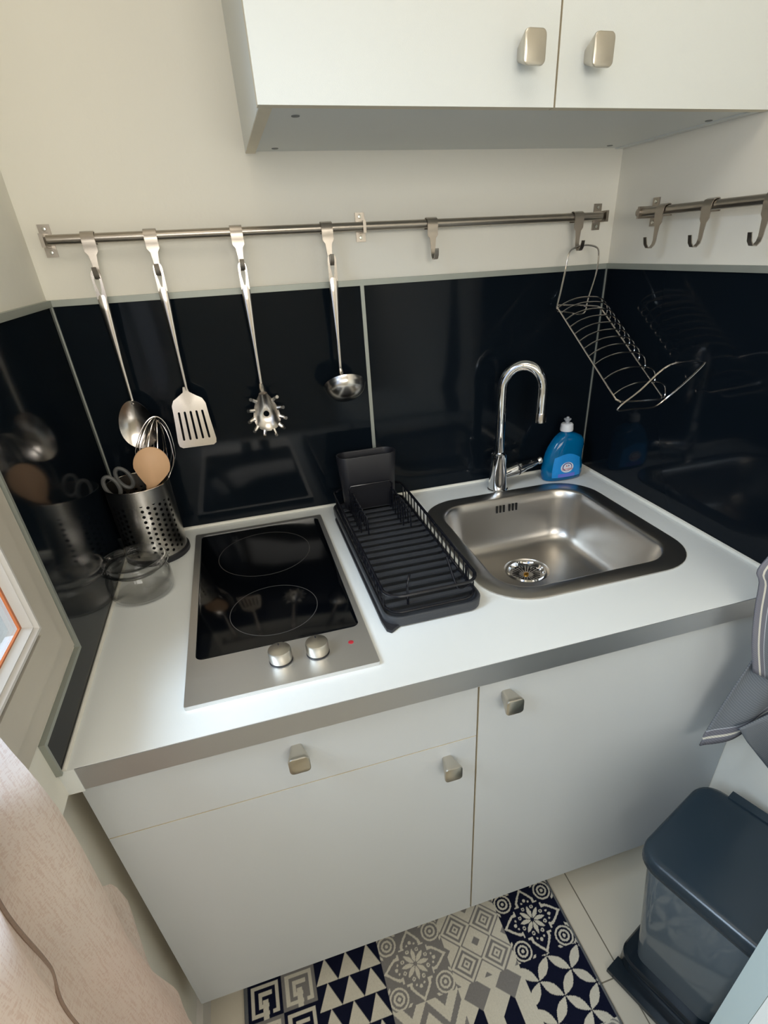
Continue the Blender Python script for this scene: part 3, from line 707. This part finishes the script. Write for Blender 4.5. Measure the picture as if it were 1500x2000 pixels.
# ------------------------------------------------------------------ wire plate rack hanging from the corner hook
pr = thing('plate_rack', 'steel wire plate rack hanging in the corner above the soap bottle', 'rack', (1.095, -0.06, 1.16))
TL = Vector((1.017, -0.101, 1.325)); TR = Vector((1.142, -0.084, 1.313)); BL = Vector((1.021, -0.347, 1.174)); BR = Vector((1.147, -0.330, 1.162))
eu = (TR - TL); ev = (BL - TL); nn = ev.cross(eu).normalized()
if nn.z < 0: nn = -nn
def Q(u, v, n_=0): return TL + eu * u + ev * v + nn * n_
WR = 0.0019
link('frame', tube([Q(0, 0.5), Q(0, 0.9), Q(0, 0.985), Q(0.06, 1.01), Q(0.5, 1.015), Q(0.94, 1.01), Q(1, 0.985), Q(1, 0.9), Q(1, 0.5), Q(1, 0.1), Q(1, 0.0), Q(0.94, -0.02), Q(0.5, -0.025), Q(0.06, -0.02), Q(0, 0.0), Q(0, 0.1)], WR, closed=True, n=8), M_pol, pr)
hkp = Vector((1.089, -0.031 - 0.022, 1.4925 - 0.0585))
up = [TL + ev * 0.02 + Vector((-0.004, 0.0, -0.012)), TL + Vector((0.004, 0.004, 0.02)), TL * 0.62 + Vector((1.064, -0.05, 1.415)) * 0.38, Vector((1.060, -0.056, 1.400)), Vector((1.066, -0.054, 1.424)), Vector((1.085, -0.053, 1.4365)),
      Vector((1.11, -0.052, 1.440)), Vector((1.135, -0.050, 1.435)), Vector((1.143, -0.050, 1.418)), Vector((1.141, -0.056, 1.395)), TR * 0.5 + Vector((1.138, -0.058, 1.385)) * 0.5, TR + Vector((-0.008, 0.002, 0.01)), TR + ev * 0.03 + Vector((-0.03, 0.0, -0.012))]
upc = smoothpath([TL + ev*0.03, TL, TL + (Vector((1.060, -0.056, 1.400)) - TL) * 0.35, Vector((1.055, -0.058, 1.385)), Vector((1.064, -0.054, 1.426)), Vector((1.087, -0.053, 1.4375)), Vector((1.115, -0.052, 1.4385)),
      Vector((1.139, -0.050, 1.430)), Vector((1.142, -0.052, 1.405)), Vector((1.134, -0.060, 1.378)), Vector((1.112, -0.075, 1.335)), Vector((1.098, -0.085, 1.305)), Vector((1.060, -0.092, 1.309))], 5)
link('leg_loop', tube(upc + [TL + ev * 0.03 + Vector((0, 0, -0.004))], WR, n=8), M_pol, pr)
# lower loop: starts under the bottom edge and reaches forward to the right
ft = [Q(0.02, 1.055, -0.004), Q(0.35, 0.93, 0.06), Q(0.62, 0.83, 0.10), Q(0.80, 0.80, 0.115), Q(1.25, 0.84, 0.125), Q(1.52, 0.88, 0.120), Q(1.50, 0.92, 0.108), Q(1.1, 0.98, 0.055), Q(0.9, 1.05, 0.012), Q(0.78, 1.065, -0.004), Q(0.4, 1.05, -0.002)]
FOOT = [Vector(p) for p in ((1.013, -0.362, 1.162), (1.040, -0.385, 1.200), (1.062, -0.398, 1.231), (1.085, -0.402, 1.245), (1.125, -0.402, 1.247), (1.158, -0.400, 1.243), (1.163, -0.398, 1.237), (1.152, -0.376, 1.203), (1.133, -0.354, 1.168), (1.108, -0.352, 1.153), (1.06, -0.355, 1.156))]
link('leg_loop', tube(FOOT, WR, closed=True, n=8, sub=4), M_pol, pr)
for v in (0.0, 0.06, 0.14, 0.22, 0.30, 0.38, 0.46, 0.54, 0.63, 0.78, 0.93):
    link('plate_wire', tube([Q(0, v + 0.015), Q(0.18, v - 0.01, 0.010), Q(0.45, v - 0.02, 0.020), Q(0.80, v - 0.01, 0.024), Q(1.02, v, 0.016), Q(1.12, v + 0.02, 0.002), Q(1.10, v + 0.05, -0.006), Q(1.0, v + 0.06, -0.001)], 0.0015, n=6, sub=4), M_pol, pr)

# ------------------------------------------------------------------ black dish rack on the worktop
dk = thing('dish_rack', 'black dish drying rack with a tray, between the hob and the sink', 'dish rack', (0.565, -0.30, T))
tx0, tx1, ty0, ty1 = 0.474, 0.655, -0.553, -0.040
def rl(i, z, r): return rrect(tx0 + i, tx1 - i, ty0 + i, ty1 - i, r, z, 8)
link('tray', loft([rl(0.006, T, 0.028), rl(0.001, T + 0.003, 0.030), rl(0, T + 0.018, 0.030), rl(0.001, T + 0.0205, 0.030), rl(0.0035, T + 0.021, 0.028), rl(0.006, T + 0.019, 0.027), rl(0.012, T + 0.009, 0.022)]), M_plblk2, dk, smooth=40)
# drip lip that sticks out under the left front corner
link('drip_lip', loft([[(x, y, z) for x, y in ((tx0 + 0.03, -0.546), (tx0 + 0.006, -0.5625), (tx0 - 0.001, -0.555), (tx0 - 0.0035, -0.53), (tx0 - 0.003, -0.10), (tx0 + 0.02, -0.07), (tx0 + 0.06, -0.2), (tx0 + 0.06, -0.5))] for z in (T, T + 0.007)]), M_plblk, dk, bevel=0.002)
zb = T + 0.024; zr = T + 0.058
bx0, bx1, by0, by1 = 0.482, 0.646, -0.542, -0.050
wf = tube(rrect(bx0, bx1, by0, by1, 0.028, zb, 6), 0.0024, closed=True, n=8)
link('base_wire', wf, M_wire, dk)
link('rim_wire', tube(rrect(bx0 - 0.002, bx1 + 0.002, by0 - 0.002, by1, 0.03, zr, 6), 0.0030, closed=True, n=8), M_wire, dk)
n_s = 17
for i in range(n_s):
    y = -0.10 - 0.415 * i / (n_s - 1)
    link('floor_bar', B((bx0, bx1, y - 0.0048, y + 0.0048, zb - 0.002, zb + 0.001)), M_plblk2, dk, bevel=0.0008)
for i in range(20):
    y = -0.085 - 0.43 * i / 19
    for x in (bx0 - 0.001, bx1 + 0.001):
        link('side_wire', tube([(x, y, zb), (x, y, zr)], 0.0016, n=6), M_wire, dk)
for i in range(7):
    y = -0.105 - i * 0.021
    for xa, s_ in ((0.507, 1), (0.603, 1)):
        link('plate_loop', tube([(xa, y, zb), (xa + 0.001, y, zb + 0.036), (xa + 0.004, y - 0.002, zb + 0.044), (xa + 0.010, y - 0.008, zb + 0.044), (xa + 0.013, y - 0.012, zb + 0.036), (xa + 0.014, y - 0.012, zb)], 0.0017, n=6, sub=3), M_wire, dk)
# posts at the front corners
link('corner_post', tube([(0.522, -0.523, zb), (0.5225, -0.521, zb + 0.035), (0.527, -0.516, zb + 0.047), (0.531, -0.508, zb + 0.050)], 0.0022, n=8, sub=4), M_wire, dk)
link('corner_post', tube([(0.620, -0.455, zb + 0.036), (0.620, -0.50, zb + 0.004), (0.624, -0.512, zb - 0.001), (0.645, -0.505, zb)], 0.0024, n=8, sub=4), M_wire, dk)
link('corner_post', tube([(0.6435, -0.49, zb), (0.6435, -0.49, zr)], 0.0024, n=8), M_wire, dk)
# cutlery cup
def cu(i, z, dy=0): return rrect(0.492 + i, 0.630 - i, -0.117 + i + dy, -0.066 - i + dy, 0.022, z, 8)
cup = link('cutlery_cup', loft([cu(0.010, zb + 0.001), cu(0.008, zb + 0.004), cu(0.0, 1.053), cu(0.0005, 1.0545), cu(0.003, 1.0545), cu(0.004, 1.050), cu(0.011, zb + 0.006)]), M_plblk, dk, smooth=40)
link('cup_wire', tube([(0.509, -0.124, zb + 0.002), (0.507, -0.126, zb + 0.06), (0.512, -0.126, zb + 0.068), (0.604, -0.126, zb + 0.068), (0.610, -0.126, zb + 0.060), (0.608, -0.124, zb + 0.002)], 0.0022, n=8), M_wire, dk)

# ------------------------------------------------------------------ utensil caddy
CX, CY = 0.074, -0.104
cdy = thing('utensil_caddy', 'perforated steel utensil pot on a black base in the left corner', 'utensil pot', (CX, CY, T))
link('base_ring', lathe([(0.0645, 0), (0.0665, 0.002), (0.0665, 0.011), (0.0640, 0.013), (0.061, 0.013)], (CX, CY, T), n=48), M_plblk, cdy)
NA = 64; R0 = 0.0625
def cyl(u, v): a = 2 * PI * u; return (CX + R0 * math.cos(a), CY + R0 * math.sin(a), T + 0.012 + v * 0.153)
bm = grid(cyl, NA, 6, uvfn=lambda u, v: (u, 0.012 + v * 0.153)); bmesh.ops.remove_doubles(bm, verts=bm.verts, dist=1e-5)
link('pot', bm, M_perf, cdy, smooth=60)
bm = tube([(CX + R0 * math.cos(2 * PI * k / 48), CY + R0 * math.sin(2 * PI * k / 48), T + 0.165) for k in range(48)], 0.0013, closed=True, n=8)
link('rim', bm, M_pol, cdy)
# wooden spoon
ws = thing('wooden_spoon', 'pale wooden spoon standing in the steel utensil pot', 'spoon', (0.085, -0.115, T + 0.015), 'utensils standing in the steel pot')
def wsb(t, a, off):
    d0 = Vector((0.107, -0.132, 1.068)); d1 = Vector((0.128, -0.122, 1.146)); axs = (d1 - d0).normalized(); sd = Vector((0.96, 0.10, -0.26)).normalized(); sd = (sd - axs * sd.dot(axs)).normalized(); nr_ = sd.cross(axs)
    if nr_.y > 0: nr_ = -nr_
    c = Vector((0.1165, -0.130, 1.104)); k = math.sin(a); w = 0.0335 * (1 - 0.0 * k) * (1 if k > -0.15 else 1 - 0.62 * (-(k + 0.15)) ** 1.15)
    ln = 0.036 if k > 0 else 0.047
    return c + sd * w * t * math.cos(a) + axs * ln * t * k + nr_ * (0.008 * (1 - t * t) + off)
rings = [[wsb(q / 8, 2 * PI * k / 36, 0) for k in range(36)] for q in range(1, 9)] + [[wsb(q / 8, 2 * PI * k / 36, -0.006) for k in range(36)] for q in range(8, 0, -1)]
link('spoon_head', loft(rings), M_wood, ws, smooth=60)
link('spoon_handle', tube([(0.060, -0.092, T + 0.016), (0.085, -0.118, 1.0), (0.100, -0.131, 1.062), (0.104, -0.131, 1.073)], [0.0055, 0.005, 0.0055, 0.006], n=12, sub=3), M_wood, ws)
# whisk
wk = thing('whisk', 'steel balloon whisk standing behind the wooden spoon in the pot', 'whisk', (0.10, -0.085, T + 0.015), 'utensils standing in the steel pot')
A0 = Vector((0.101, -0.090, 1.035)); A1 = Vector((0.142, -0.080, 1.186)); axw = (A1 - A0); Lw = axw.length; axw.normalize()
q1 = Vector((1, 0, 0)); q1 = (q1 - axw * q1.dot(axw)).normalized(); q2 = axw.cross(q1)
bm = bmesh.new()
for k in range(6):
    a = PI * k / 6 + 0.2; dd = q1 * math.cos(a) + q2 * math.sin(a); pts = []
    for i in range(25):
        t = i / 24 * 2 - 1; h_ = 1 - abs(t); s_ = math.sin(PI / 2 * t)
        ang = PI * i / 24
        wdt = -math.cos(ang); hh = math.sin(ang)
        prof_w = 0.043 * wdt * (1.0 if hh > 0.45 else 0.35 + 0.65 * hh / 0.45)
        pts.append(A0 + axw * (Lw * (hh ** 0.9) * (1 - 0.010 * k)) + dd * prof_w)
    tube(pts, 0.0010, bm, n=6)
link('balloon', bm, M_pol, wk)
link('whisk_handle', tube([Vector((0.072, -0.092, T + 0.016)), A0 + axw * 0.012], [0.008, 0.008], n=14), M_pol, wk)
# scissors
sx_ = thing('scissors', 'scissors with grey plastic handles, upside down in the steel pot', 'scissors', (0.045, -0.105, T + 0.015), 'utensils standing in the steel pot')
def loop(c, a, b, tilt, yy):
    return [(c[0] + a * math.cos(t) * math.cos(tilt) - b * math.sin(t) * math.sin(tilt), yy, c[1] + a * math.cos(t) * math.sin(tilt) + b * math.sin(t) * math.cos(tilt)) for t in [2 * PI * k / 28 for k in range(28)]]
link('handle_loop', tube(loop((0.031, 1.069), 0.0125, 0.022, 0.25, -0.122), 0.0042, closed=True, n=8), M_greypl, sx_)
link('handle_loop', tube(loop((0.055, 1.079), 0.0125, 0.022, 0.35, -0.108), 0.0042, closed=True, n=8), M_greypl, sx_)
link('blade', tube([(0.070, -0.10, T + 0.016), (0.060, -0.108, 1.02), (0.040, -0.120, 1.052)], [0.002, 0.006, 0.004], n=6), M_pol, sx_)
link('blade', tube([(0.076, -0.10, T + 0.016), (0.062, -0.105, 1.02), (0.062, -0.107, 1.062)], [0.002, 0.006, 0.004], n=6), M_pol, sx_)

# ------------------------------------------------------------------ glass jar
JX, JY = 0.060, -0.266
jr = thing('glass_jar', 'small clear glass storage jar with a flat glass lid', 'jar', (JX, JY, T))
link('jar_body', lathe([(0.050, 0.0005), (0.055, 0.003), (0.0585, 0.012), (0.0595, 0.03), (0.0585, 0.045), (0.054, 0.054), (0.0525, 0.057), (0.0535, 0.061), (0.0505, 0.061), (0.0505, 0.054), (0.0565, 0.042), (0.0575, 0.028), (0.056, 0.012), (0.052, 0.006), (0.045, 0.005)], (JX, JY, T), n=56), M_jar, jr, smooth=60)
link('jar_lid', lathe([(0.0455, 0.052), (0.047, 0.061), (0.0585, 0.0615), (0.0610, 0.064), (0.0610, 0.072), (0.0590, 0.0755), (0.053, 0.0755), (0.050, 0.072), (0.040, 0.071), (0.030, 0.066), (0.020, 0.063), (0.008, 0.063)], (JX, JY, T), n=56), M_jar, jr, smooth=50)

# ------------------------------------------------------------------ rug
def rug():
    x0, x1, y0, y1 = 0.060, 0.842, -1.078, -0.588
    s = 0.0015; nx = int((x1 - x0) / s); ny = int((y1 - y0) / s)
    xs = np.linspace(x0, x1, nx + 1); ys = np.linspace(y0, y1, ny + 1)
    X, Y = np.meshgrid(xs, ys)
    CR = np.array(srgb(206, 202, 188)[:3]); NV = np.array(srgb(20, 24, 44)[:3]); GR = np.array(srgb(128, 126, 124)[:3]); BG = np.array(srgb(104, 106, 108)[:3])
    C_ = np.zeros(X.shape + (3,)); C_[:] = BG
    p = 0.1535; bx, by = 0.0685, -0.598
    ci = np.floor((X - bx) / p).astype(int); ri = np.floor((by - Y) / p).astype(int)
    u = ((X - bx) / p) % 1; v = ((by - Y) / p) % 1; a = u - 0.5; b = 0.5 - v; r = np.hypot(a, b); th = np.arctan2(b, a)
    def mandala(dark, light):
        t = np.zeros(X.shape, bool)
        k8 = np.abs(((th / (PI / 4)) + 0.5) % 1 - 0.5) * (PI / 4)          # angle to the nearest of 8 axes
        t |= (r < 0.21) & (r > 0.03) & (k8 * r < 0.028 * np.sin(np.clip((r - 0.03) / 0.18, 0, 1) * PI) + 0.004)
        k8b = (PI / 8 - k8)
        t |= (np.hypot(r - 0.20, k8b * r) < 0.028) & ~(np.hypot(r - 0.20, k8b * r) < 0.012)
        k4 = np.abs(((th / (PI / 2)) + 0.0) % 1 - 0.5) * (PI / 2)          # to diagonals
        k4a = PI / 4 - k4                                                   # to the straight axes
        q = np.maximum(np.abs(a), np.abs(b)); w_ = np.minimum(np.abs(a), np.abs(b)); lim = np.interp(q, (0.22, 0.30, 0.38, 0.44, 0.50), (0.17, 0.16, 0.10, 0.045, 0.0))
        t |= (q > 0.23) & (q < 0.50) & (w_ < lim) & (w_ > lim - 0.042); t |= (np.hypot(w_, (q - 0.30)) < 0.026); t |= (np.hypot(w_ - 0.06, (q - 0.27)) < 0.016); t |= (q > 0.225) & (q < 0.25) & (w_ > 0.12) & (w_ < 0.20)
        dc = np.hypot(np.abs(a) - 0.36, np.abs(b) - 0.36)
        t |= (dc < 0.085) & (dc > 0.055); t |= dc < 0.026; t |= (dc < 0.145) & (dc > 0.118) & (r > 0.3)
        t |= (dc < 0.20) & (dc > 0.165) & (q > 0.46)
        return np.where(t[..., None], light, dark)
    def diam():
        q = np.abs(((a + b) * 2 + 0.5) % 1 - 0.5); q2 = np.abs(((a - b) * 2 + 0.5) % 1 - 0.5)
        m = np.maximum(q, q2); t = (m > 0.40) & (m < 0.46); t |= (m < 0.30) & (m > 0.24); t |= (m < 0.14) & (m > 0.07); t |= (m < 0.36) & (m > 0.30) & (np.minimum(q, q2) < 0.1)
        return np.where(t[..., None], GR, CR)
    def diam2():
        m = np.abs(((a) * 2.0) % 1 - 0.5) + np.abs(((b) * 2.0) % 1 - 0.5)
        t = (m < 0.40) & (m > 0.30); t |= (m < 0.20) & (m > 0.12); t |= (m > 0.50) & (m < 0.56); t |= (m > 0.86)
        t |= (m < 0.045)
        return np.where(t[..., None], GR, CR)
    def quat():
        e1 = ((X + Y) / 2 ** 0.5 + 0.0601) / 0.0578; e2 = ((X - Y) / 2 ** 0.5 - 1.1236) / 0.0578; t = np.zeros(X.shape, bool)
        for p_, q_ in ((e1, e2), (e2, e1)):
            t |= np.abs(q_ - np.round(q_)) < 0.19 * np.cos(PI * ((p_ % 1) - 0.5)) - 0.012
        return np.where(t[..., None], CR, NV)
    def tri():
        uu = (u * 3.0) % 1; vv = (v * 3.0) % 1; rowi = np.floor(v * 3)
        t = (np.abs(uu - 0.5) < vv * 0.5)
        return np.where(t[..., None], CR, NV)
    def key():
        t = np.zeros(X.shape, bool); uu = np.abs((u * 2) % 1); 
        vv = (v * 2) % 1
        m = np.maximum(np.abs(uu - 0.5), np.abs(vv - 0.5)); t = (m > 0.40) | ((m < 0.30) & (m > 0.20)) | ((m < 0.10)); t &= ~((uu > 0.42) & (uu < 0.58) & (vv > 0.5)) ; t |= (np.abs(uu - 0.65) < 0.05) & (vv > 0.4) & (vv < 0.9)
        dk = np.where(((np.floor(u * 2) + np.floor(v * 2)) % 2 == 0)[..., None], NV, GR)
        return np.where(t[..., None], dk, CR)
    def cubes():
        t1 = (a + b > 0) & (a > 0); out = np.zeros(X.shape + (3,)); out[:] = CR
        uu = (u * 2) % 1; vv = v % 1
        f1 = (uu < 0.5) & (np.abs(vv - 0.5 - (0.25 - uu * 0.5)) < 0.24); f2 = (uu >= 0.5) & (np.abs(vv - 0.5 - (uu * 0.5 - 0.5)) < 0.24)
        out[f1] = NV; out[f2] = CR
        top = np.abs(uu - 0.5) + np.abs(vv - 0.15) * 2 < 0.42; out[top] = GR; bot = np.abs(uu - 0.5) + np.abs(vv - 0.95) * 2 < 0.35; out[bot] = GR
        return out
    def ztri():
        q = (np.abs(((u * 2) % 1) - 0.5) * 1.0 + v * 1.5) % 0.5; t = q < 0.2
        return np.where(t[..., None], GR, CR)
    layout = [['key', 'tri', 'mg', 'di', 'mn'], ['mn', 'tri', 'zt', 'cu', 'qu'], ['qu', 'di', 'mn', 'key', 'mg']]
    F = {'key': key(), 'tri': tri(), 'mg': mandala(GR, CR), 'di': diam2(), 'mn': mandala(NV, CR), 'zt': ztri(), 'cu': cubes(), 'qu': quat()}
    for i in range(3):
        for j in range(5):
            mk = (ci == j) & (ri == i); C_[mk] = F[layout[i][j]][mk]
    rs = np.random.RandomState(3); C_ *= (1 + 0.10 * (rs.rand(*X.shape)[..., None] - 0.5))
    Z = 0.0065 + 0.0006 * rs.rand(*X.shape)
    co = np.stack([X, Y, Z], -1).reshape(-1, 3); nv = len(co)
    idx = np.arange(nv).reshape(X.shape); q = np.stack([idx[:-1, :-1], idx[:-1, 1:], idx[1:, 1:], idx[1:, :-1]], -1).reshape(-1, 4)
    # skirt down to the floor
    ring = list(idx[0, :]) + list(idx[1:, -1]) + list(idx[-1, -2::-1]) + list(idx[-2:0:-1, 0]); nr = len(ring)
    low = co[ring].copy(); low[:, 2] = 0.0005; co2 = np.concatenate([co, low]); cc_ = np.concatenate([C_.reshape(-1, 3), np.tile(BG, (nr, 1))])
    sk_ = np.array([[ring[k], nv + k, nv + (k + 1) % nr, ring[(k + 1) % nr]] for k in range(nr)])
    q = np.concatenate([q, sk_])
    me = bpy.data.meshes.new('rug'); me.vertices.add(len(co2)); me.vertices.foreach_set('co', co2.ravel())
    me.loops.add(len(q) * 4); me.loops.foreach_set('vertex_index', q.ravel().astype(np.int32)); me.polygons.add(len(q)); me.polygons.foreach_set('loop_start', np.arange(0, len(q) * 4, 4, dtype=np.int32))
    me.update(calc_edges=True)
    at = me.color_attributes.new('pattern', 'FLOAT_COLOR', 'POINT'); at.data.foreach_set('color', np.concatenate([cc_, np.ones((len(cc_), 1))], 1).ravel().astype(np.float32))
    m = mat('printed_rug', (0.5, 0.5, 0.5, 1), 0.95, spec=0.1); nt = m.node_tree; an = nt.nodes.new('ShaderNodeAttribute'); an.attribute_name = 'pattern'
    nt.links.new(an.outputs[0], nt.nodes['Principled BSDF'].inputs['Base Color']); me.materials.append(m)
    o = bpy.data.objects.new('rug', me); COL.objects.link(o)
    tag(o, 'navy, grey and cream tile-patterned rug on the floor', 'rug')
rug()

# ------------------------------------------------------------------ pedal bin
bn = thing('pedal_bin', 'grey pedal bin with a dark slate lid by the right wall', 'bin', (0.87, -0.80, 0.0))
bn.rotation_euler = (0, 0, math.radians(20))
BW, BLN, BH = 0.255, 0.262, 0.45
def bl(i, z, r, dx=0): return [(p[0], p[1], z) for p in rrect(0 + i + dx, BW - i, -BLN + i, 0 - i, r, 0, 8)]
def lk_(name, bm, m, parent, **k):
    o = link(name, bm, m, None, **k); o.parent = parent; return o
lk_('bin_body', loft([bl(0.045, 0.03, 0.025), bl(0.043, 0.06, 0.028), bl(0.010, BH - 0.035, 0.04), bl(0.010, BH - 0.02, 0.04)]), M_bin, bn, smooth=50)
lk_('bin_base', loft([bl(0.022, 0.0, 0.035), bl(0.020, 0.004, 0.035), bl(0.020, 0.05, 0.035), bl(0.024, 0.055, 0.035), bl(0.038, 0.054, 0.03)]), M_binbase, bn, smooth=40)
lk_('pedal', B((-0.012, 0.03, -BLN + 0.03, -0.022, 0.006, 0.018)), M_binbase, bn, bevel=0.003)
lk_('lid', loft([bl(0.002, BH - 0.035, 0.045), bl(0.0, BH - 0.030, 0.045), bl(0.0, BH - 0.012, 0.045), bl(0.0035, BH - 0.004, 0.043), bl(0.010, BH - 0.001, 0.040), bl(0.016, BH, 0.036)]), M_lid, bn, smooth=50)
lk_('hinge', B((BW - 0.012, BW + 0.009, -BLN + 0.04, -0.055, BH - 0.03, BH + 0.003)), M_lid, bn, bevel=0.003)

# ------------------------------------------------------------------ towel
def towel():
    bm = bmesh.new()
    Lp = [(1.125, -0.80, 1.437), (1.085, -0.75, 1.20), (1.060, -0.725, 1.04), (1.040, -0.72, 0.993), (1.052, -0.72, 0.966), (1.062, -0.72, 0.909), (1.074, -0.725, 0.844), (1.096, -0.73, 0.775)]
    Lz = smoothpath(Lp, 4)
    def A(u, v):
        p = Lz[min(int(round(v * (len(Lz) - 1))), len(Lz) - 1)]; w = 0.02 + 0.10 * min(1, (1.437 - p.z) / 0.35)
        x = p.x + u * w * 0.75; y = p.y - u * w * 0.62 + 0.006 * math.sin(u * 9 + p.z * 6)
        return (min(x, W - 0.02), y, p.z - 0.05 * u * v)
    grid(A, 24, len(Lz) - 1, uvfn=lambda u, v: (u * 0.16, v * 0.66), bm=bm)
    # lower flap hanging from behind the fold
    c00, c10, c01, c11 = Vector((1.098, -0.727, 0.80)), Vector((1.19, -0.752, 0.82)), Vector((1.044, -0.728, 0.585)), Vector((1.185, -0.752, 0.655))
    def Bf(u, v):
        p = (c00 * (1 - u) + c10 * u) * (1 - v) + (c01 * (1 - u) + c11 * u) * v
        p.y += 0.006 * math.sin(u * 7 + v * 2); p.z += -0.018 * math.sin(PI * min(1, u * 1.4)) * v * 0.3
        if v > 0.93 and u < 0.1: p.x += 0.004
        return p
    grid(Bf, 18, 18, uvfn=lambda u, v: ((1 - v) * 0.21, u * 0.14), bm=bm)
    c = [Vector((1.085, -0.757, 0.655)), Vector((1.19, -0.757, 0.68)), Vector((1.105, -0.768, 0.622)), Vector((1.19, -0.78, 0.515))]
    grid(lambda u, v: (c[0] * (1 - u) + c[1] * u) * (1 - v) + (c[2] * (1 - u) + c[3] * u) * v, 8, 8, uvfn=lambda u, v: (0.05 + 0.1 * (1 - v), u * 0.1), bm=bm)
    o = link('towel', bm, M_towel, smooth=80, at=(1.12, -0.75, 0.6)); md = o.modifiers.new('s', 'SOLIDIFY'); md.thickness = 0.003
    tag(o, 'dark grey towel with cream stripes hanging at the right edge', 'towel')
towel()

# ------------------------------------------------------------------ curtain
def curtain():
    ez = [0.03, 0.41, 0.454, 0.587, 0.70, 0.80, 0.958, 1.074, 1.4, 2.25]; ey = [-0.79, -0.79, -0.768, -0.793, -0.804, -0.799, -0.803, -0.814, -0.82, -0.86]
    def cx(y, z): return 0.040 + 0.024 * math.sin((y + 0.80) * 34 + 1.6 * math.sin(z * 2.6)) * min(1, (-(y + 0.79)) * 14 if y < -0.79 else 0) + 0.006 * math.sin((y * 17 + z * 9))
    def f(u, v):
        z = 0.03 + (2.22) * v; e = float(np.interp(z, ez, ey)); wdt = 0.25; y = e - wdt * u
        return (max(0.012, cx(y, z)), y, z)
    bm = grid(f, 50, 90)
    # a second fold peeping out behind the edge
    ez2 = [0.03, 0.50, 0.56, 0.619, 0.685, 0.727, 1.2]; ey2 = [-0.75, -0.74, -0.722, -0.703, -0.712, -0.742, -0.79]
    grid(lambda u, v: (0.004 + 0.003 * math.sin(u * 16), float(np.interp(0.03 + 0.71 * v, ez2, ey2)) - 0.12 * u, 0.03 + 0.71 * v), 16, 30, bm=bm)
    o = link('curtain', bm, M_curt, smooth=80, at=(0.03, -0.95, 0.03)); tag(o, 'sheer pinkish beige curtain hanging by the left window', 'curtain')
    P = [(-0.96, 1.06), (-0.902, 1.006), (-0.894, 0.947), (-0.885, 0.85), (-0.892, 0.809), (-0.932, 0.785), (-0.98, 0.76)]
    pts = [(cx(y, z) + 0.0015, y, z) for _, y, z in smoothpath([(0, a, b) for a, b in P], 8)]
    s = link('seam', tube(pts, 0.0022, n=6), M_seam, None, at=(0.03, -0.95, 0.03)); s.parent = o; s.location = (0, 0, 0)
curtain()
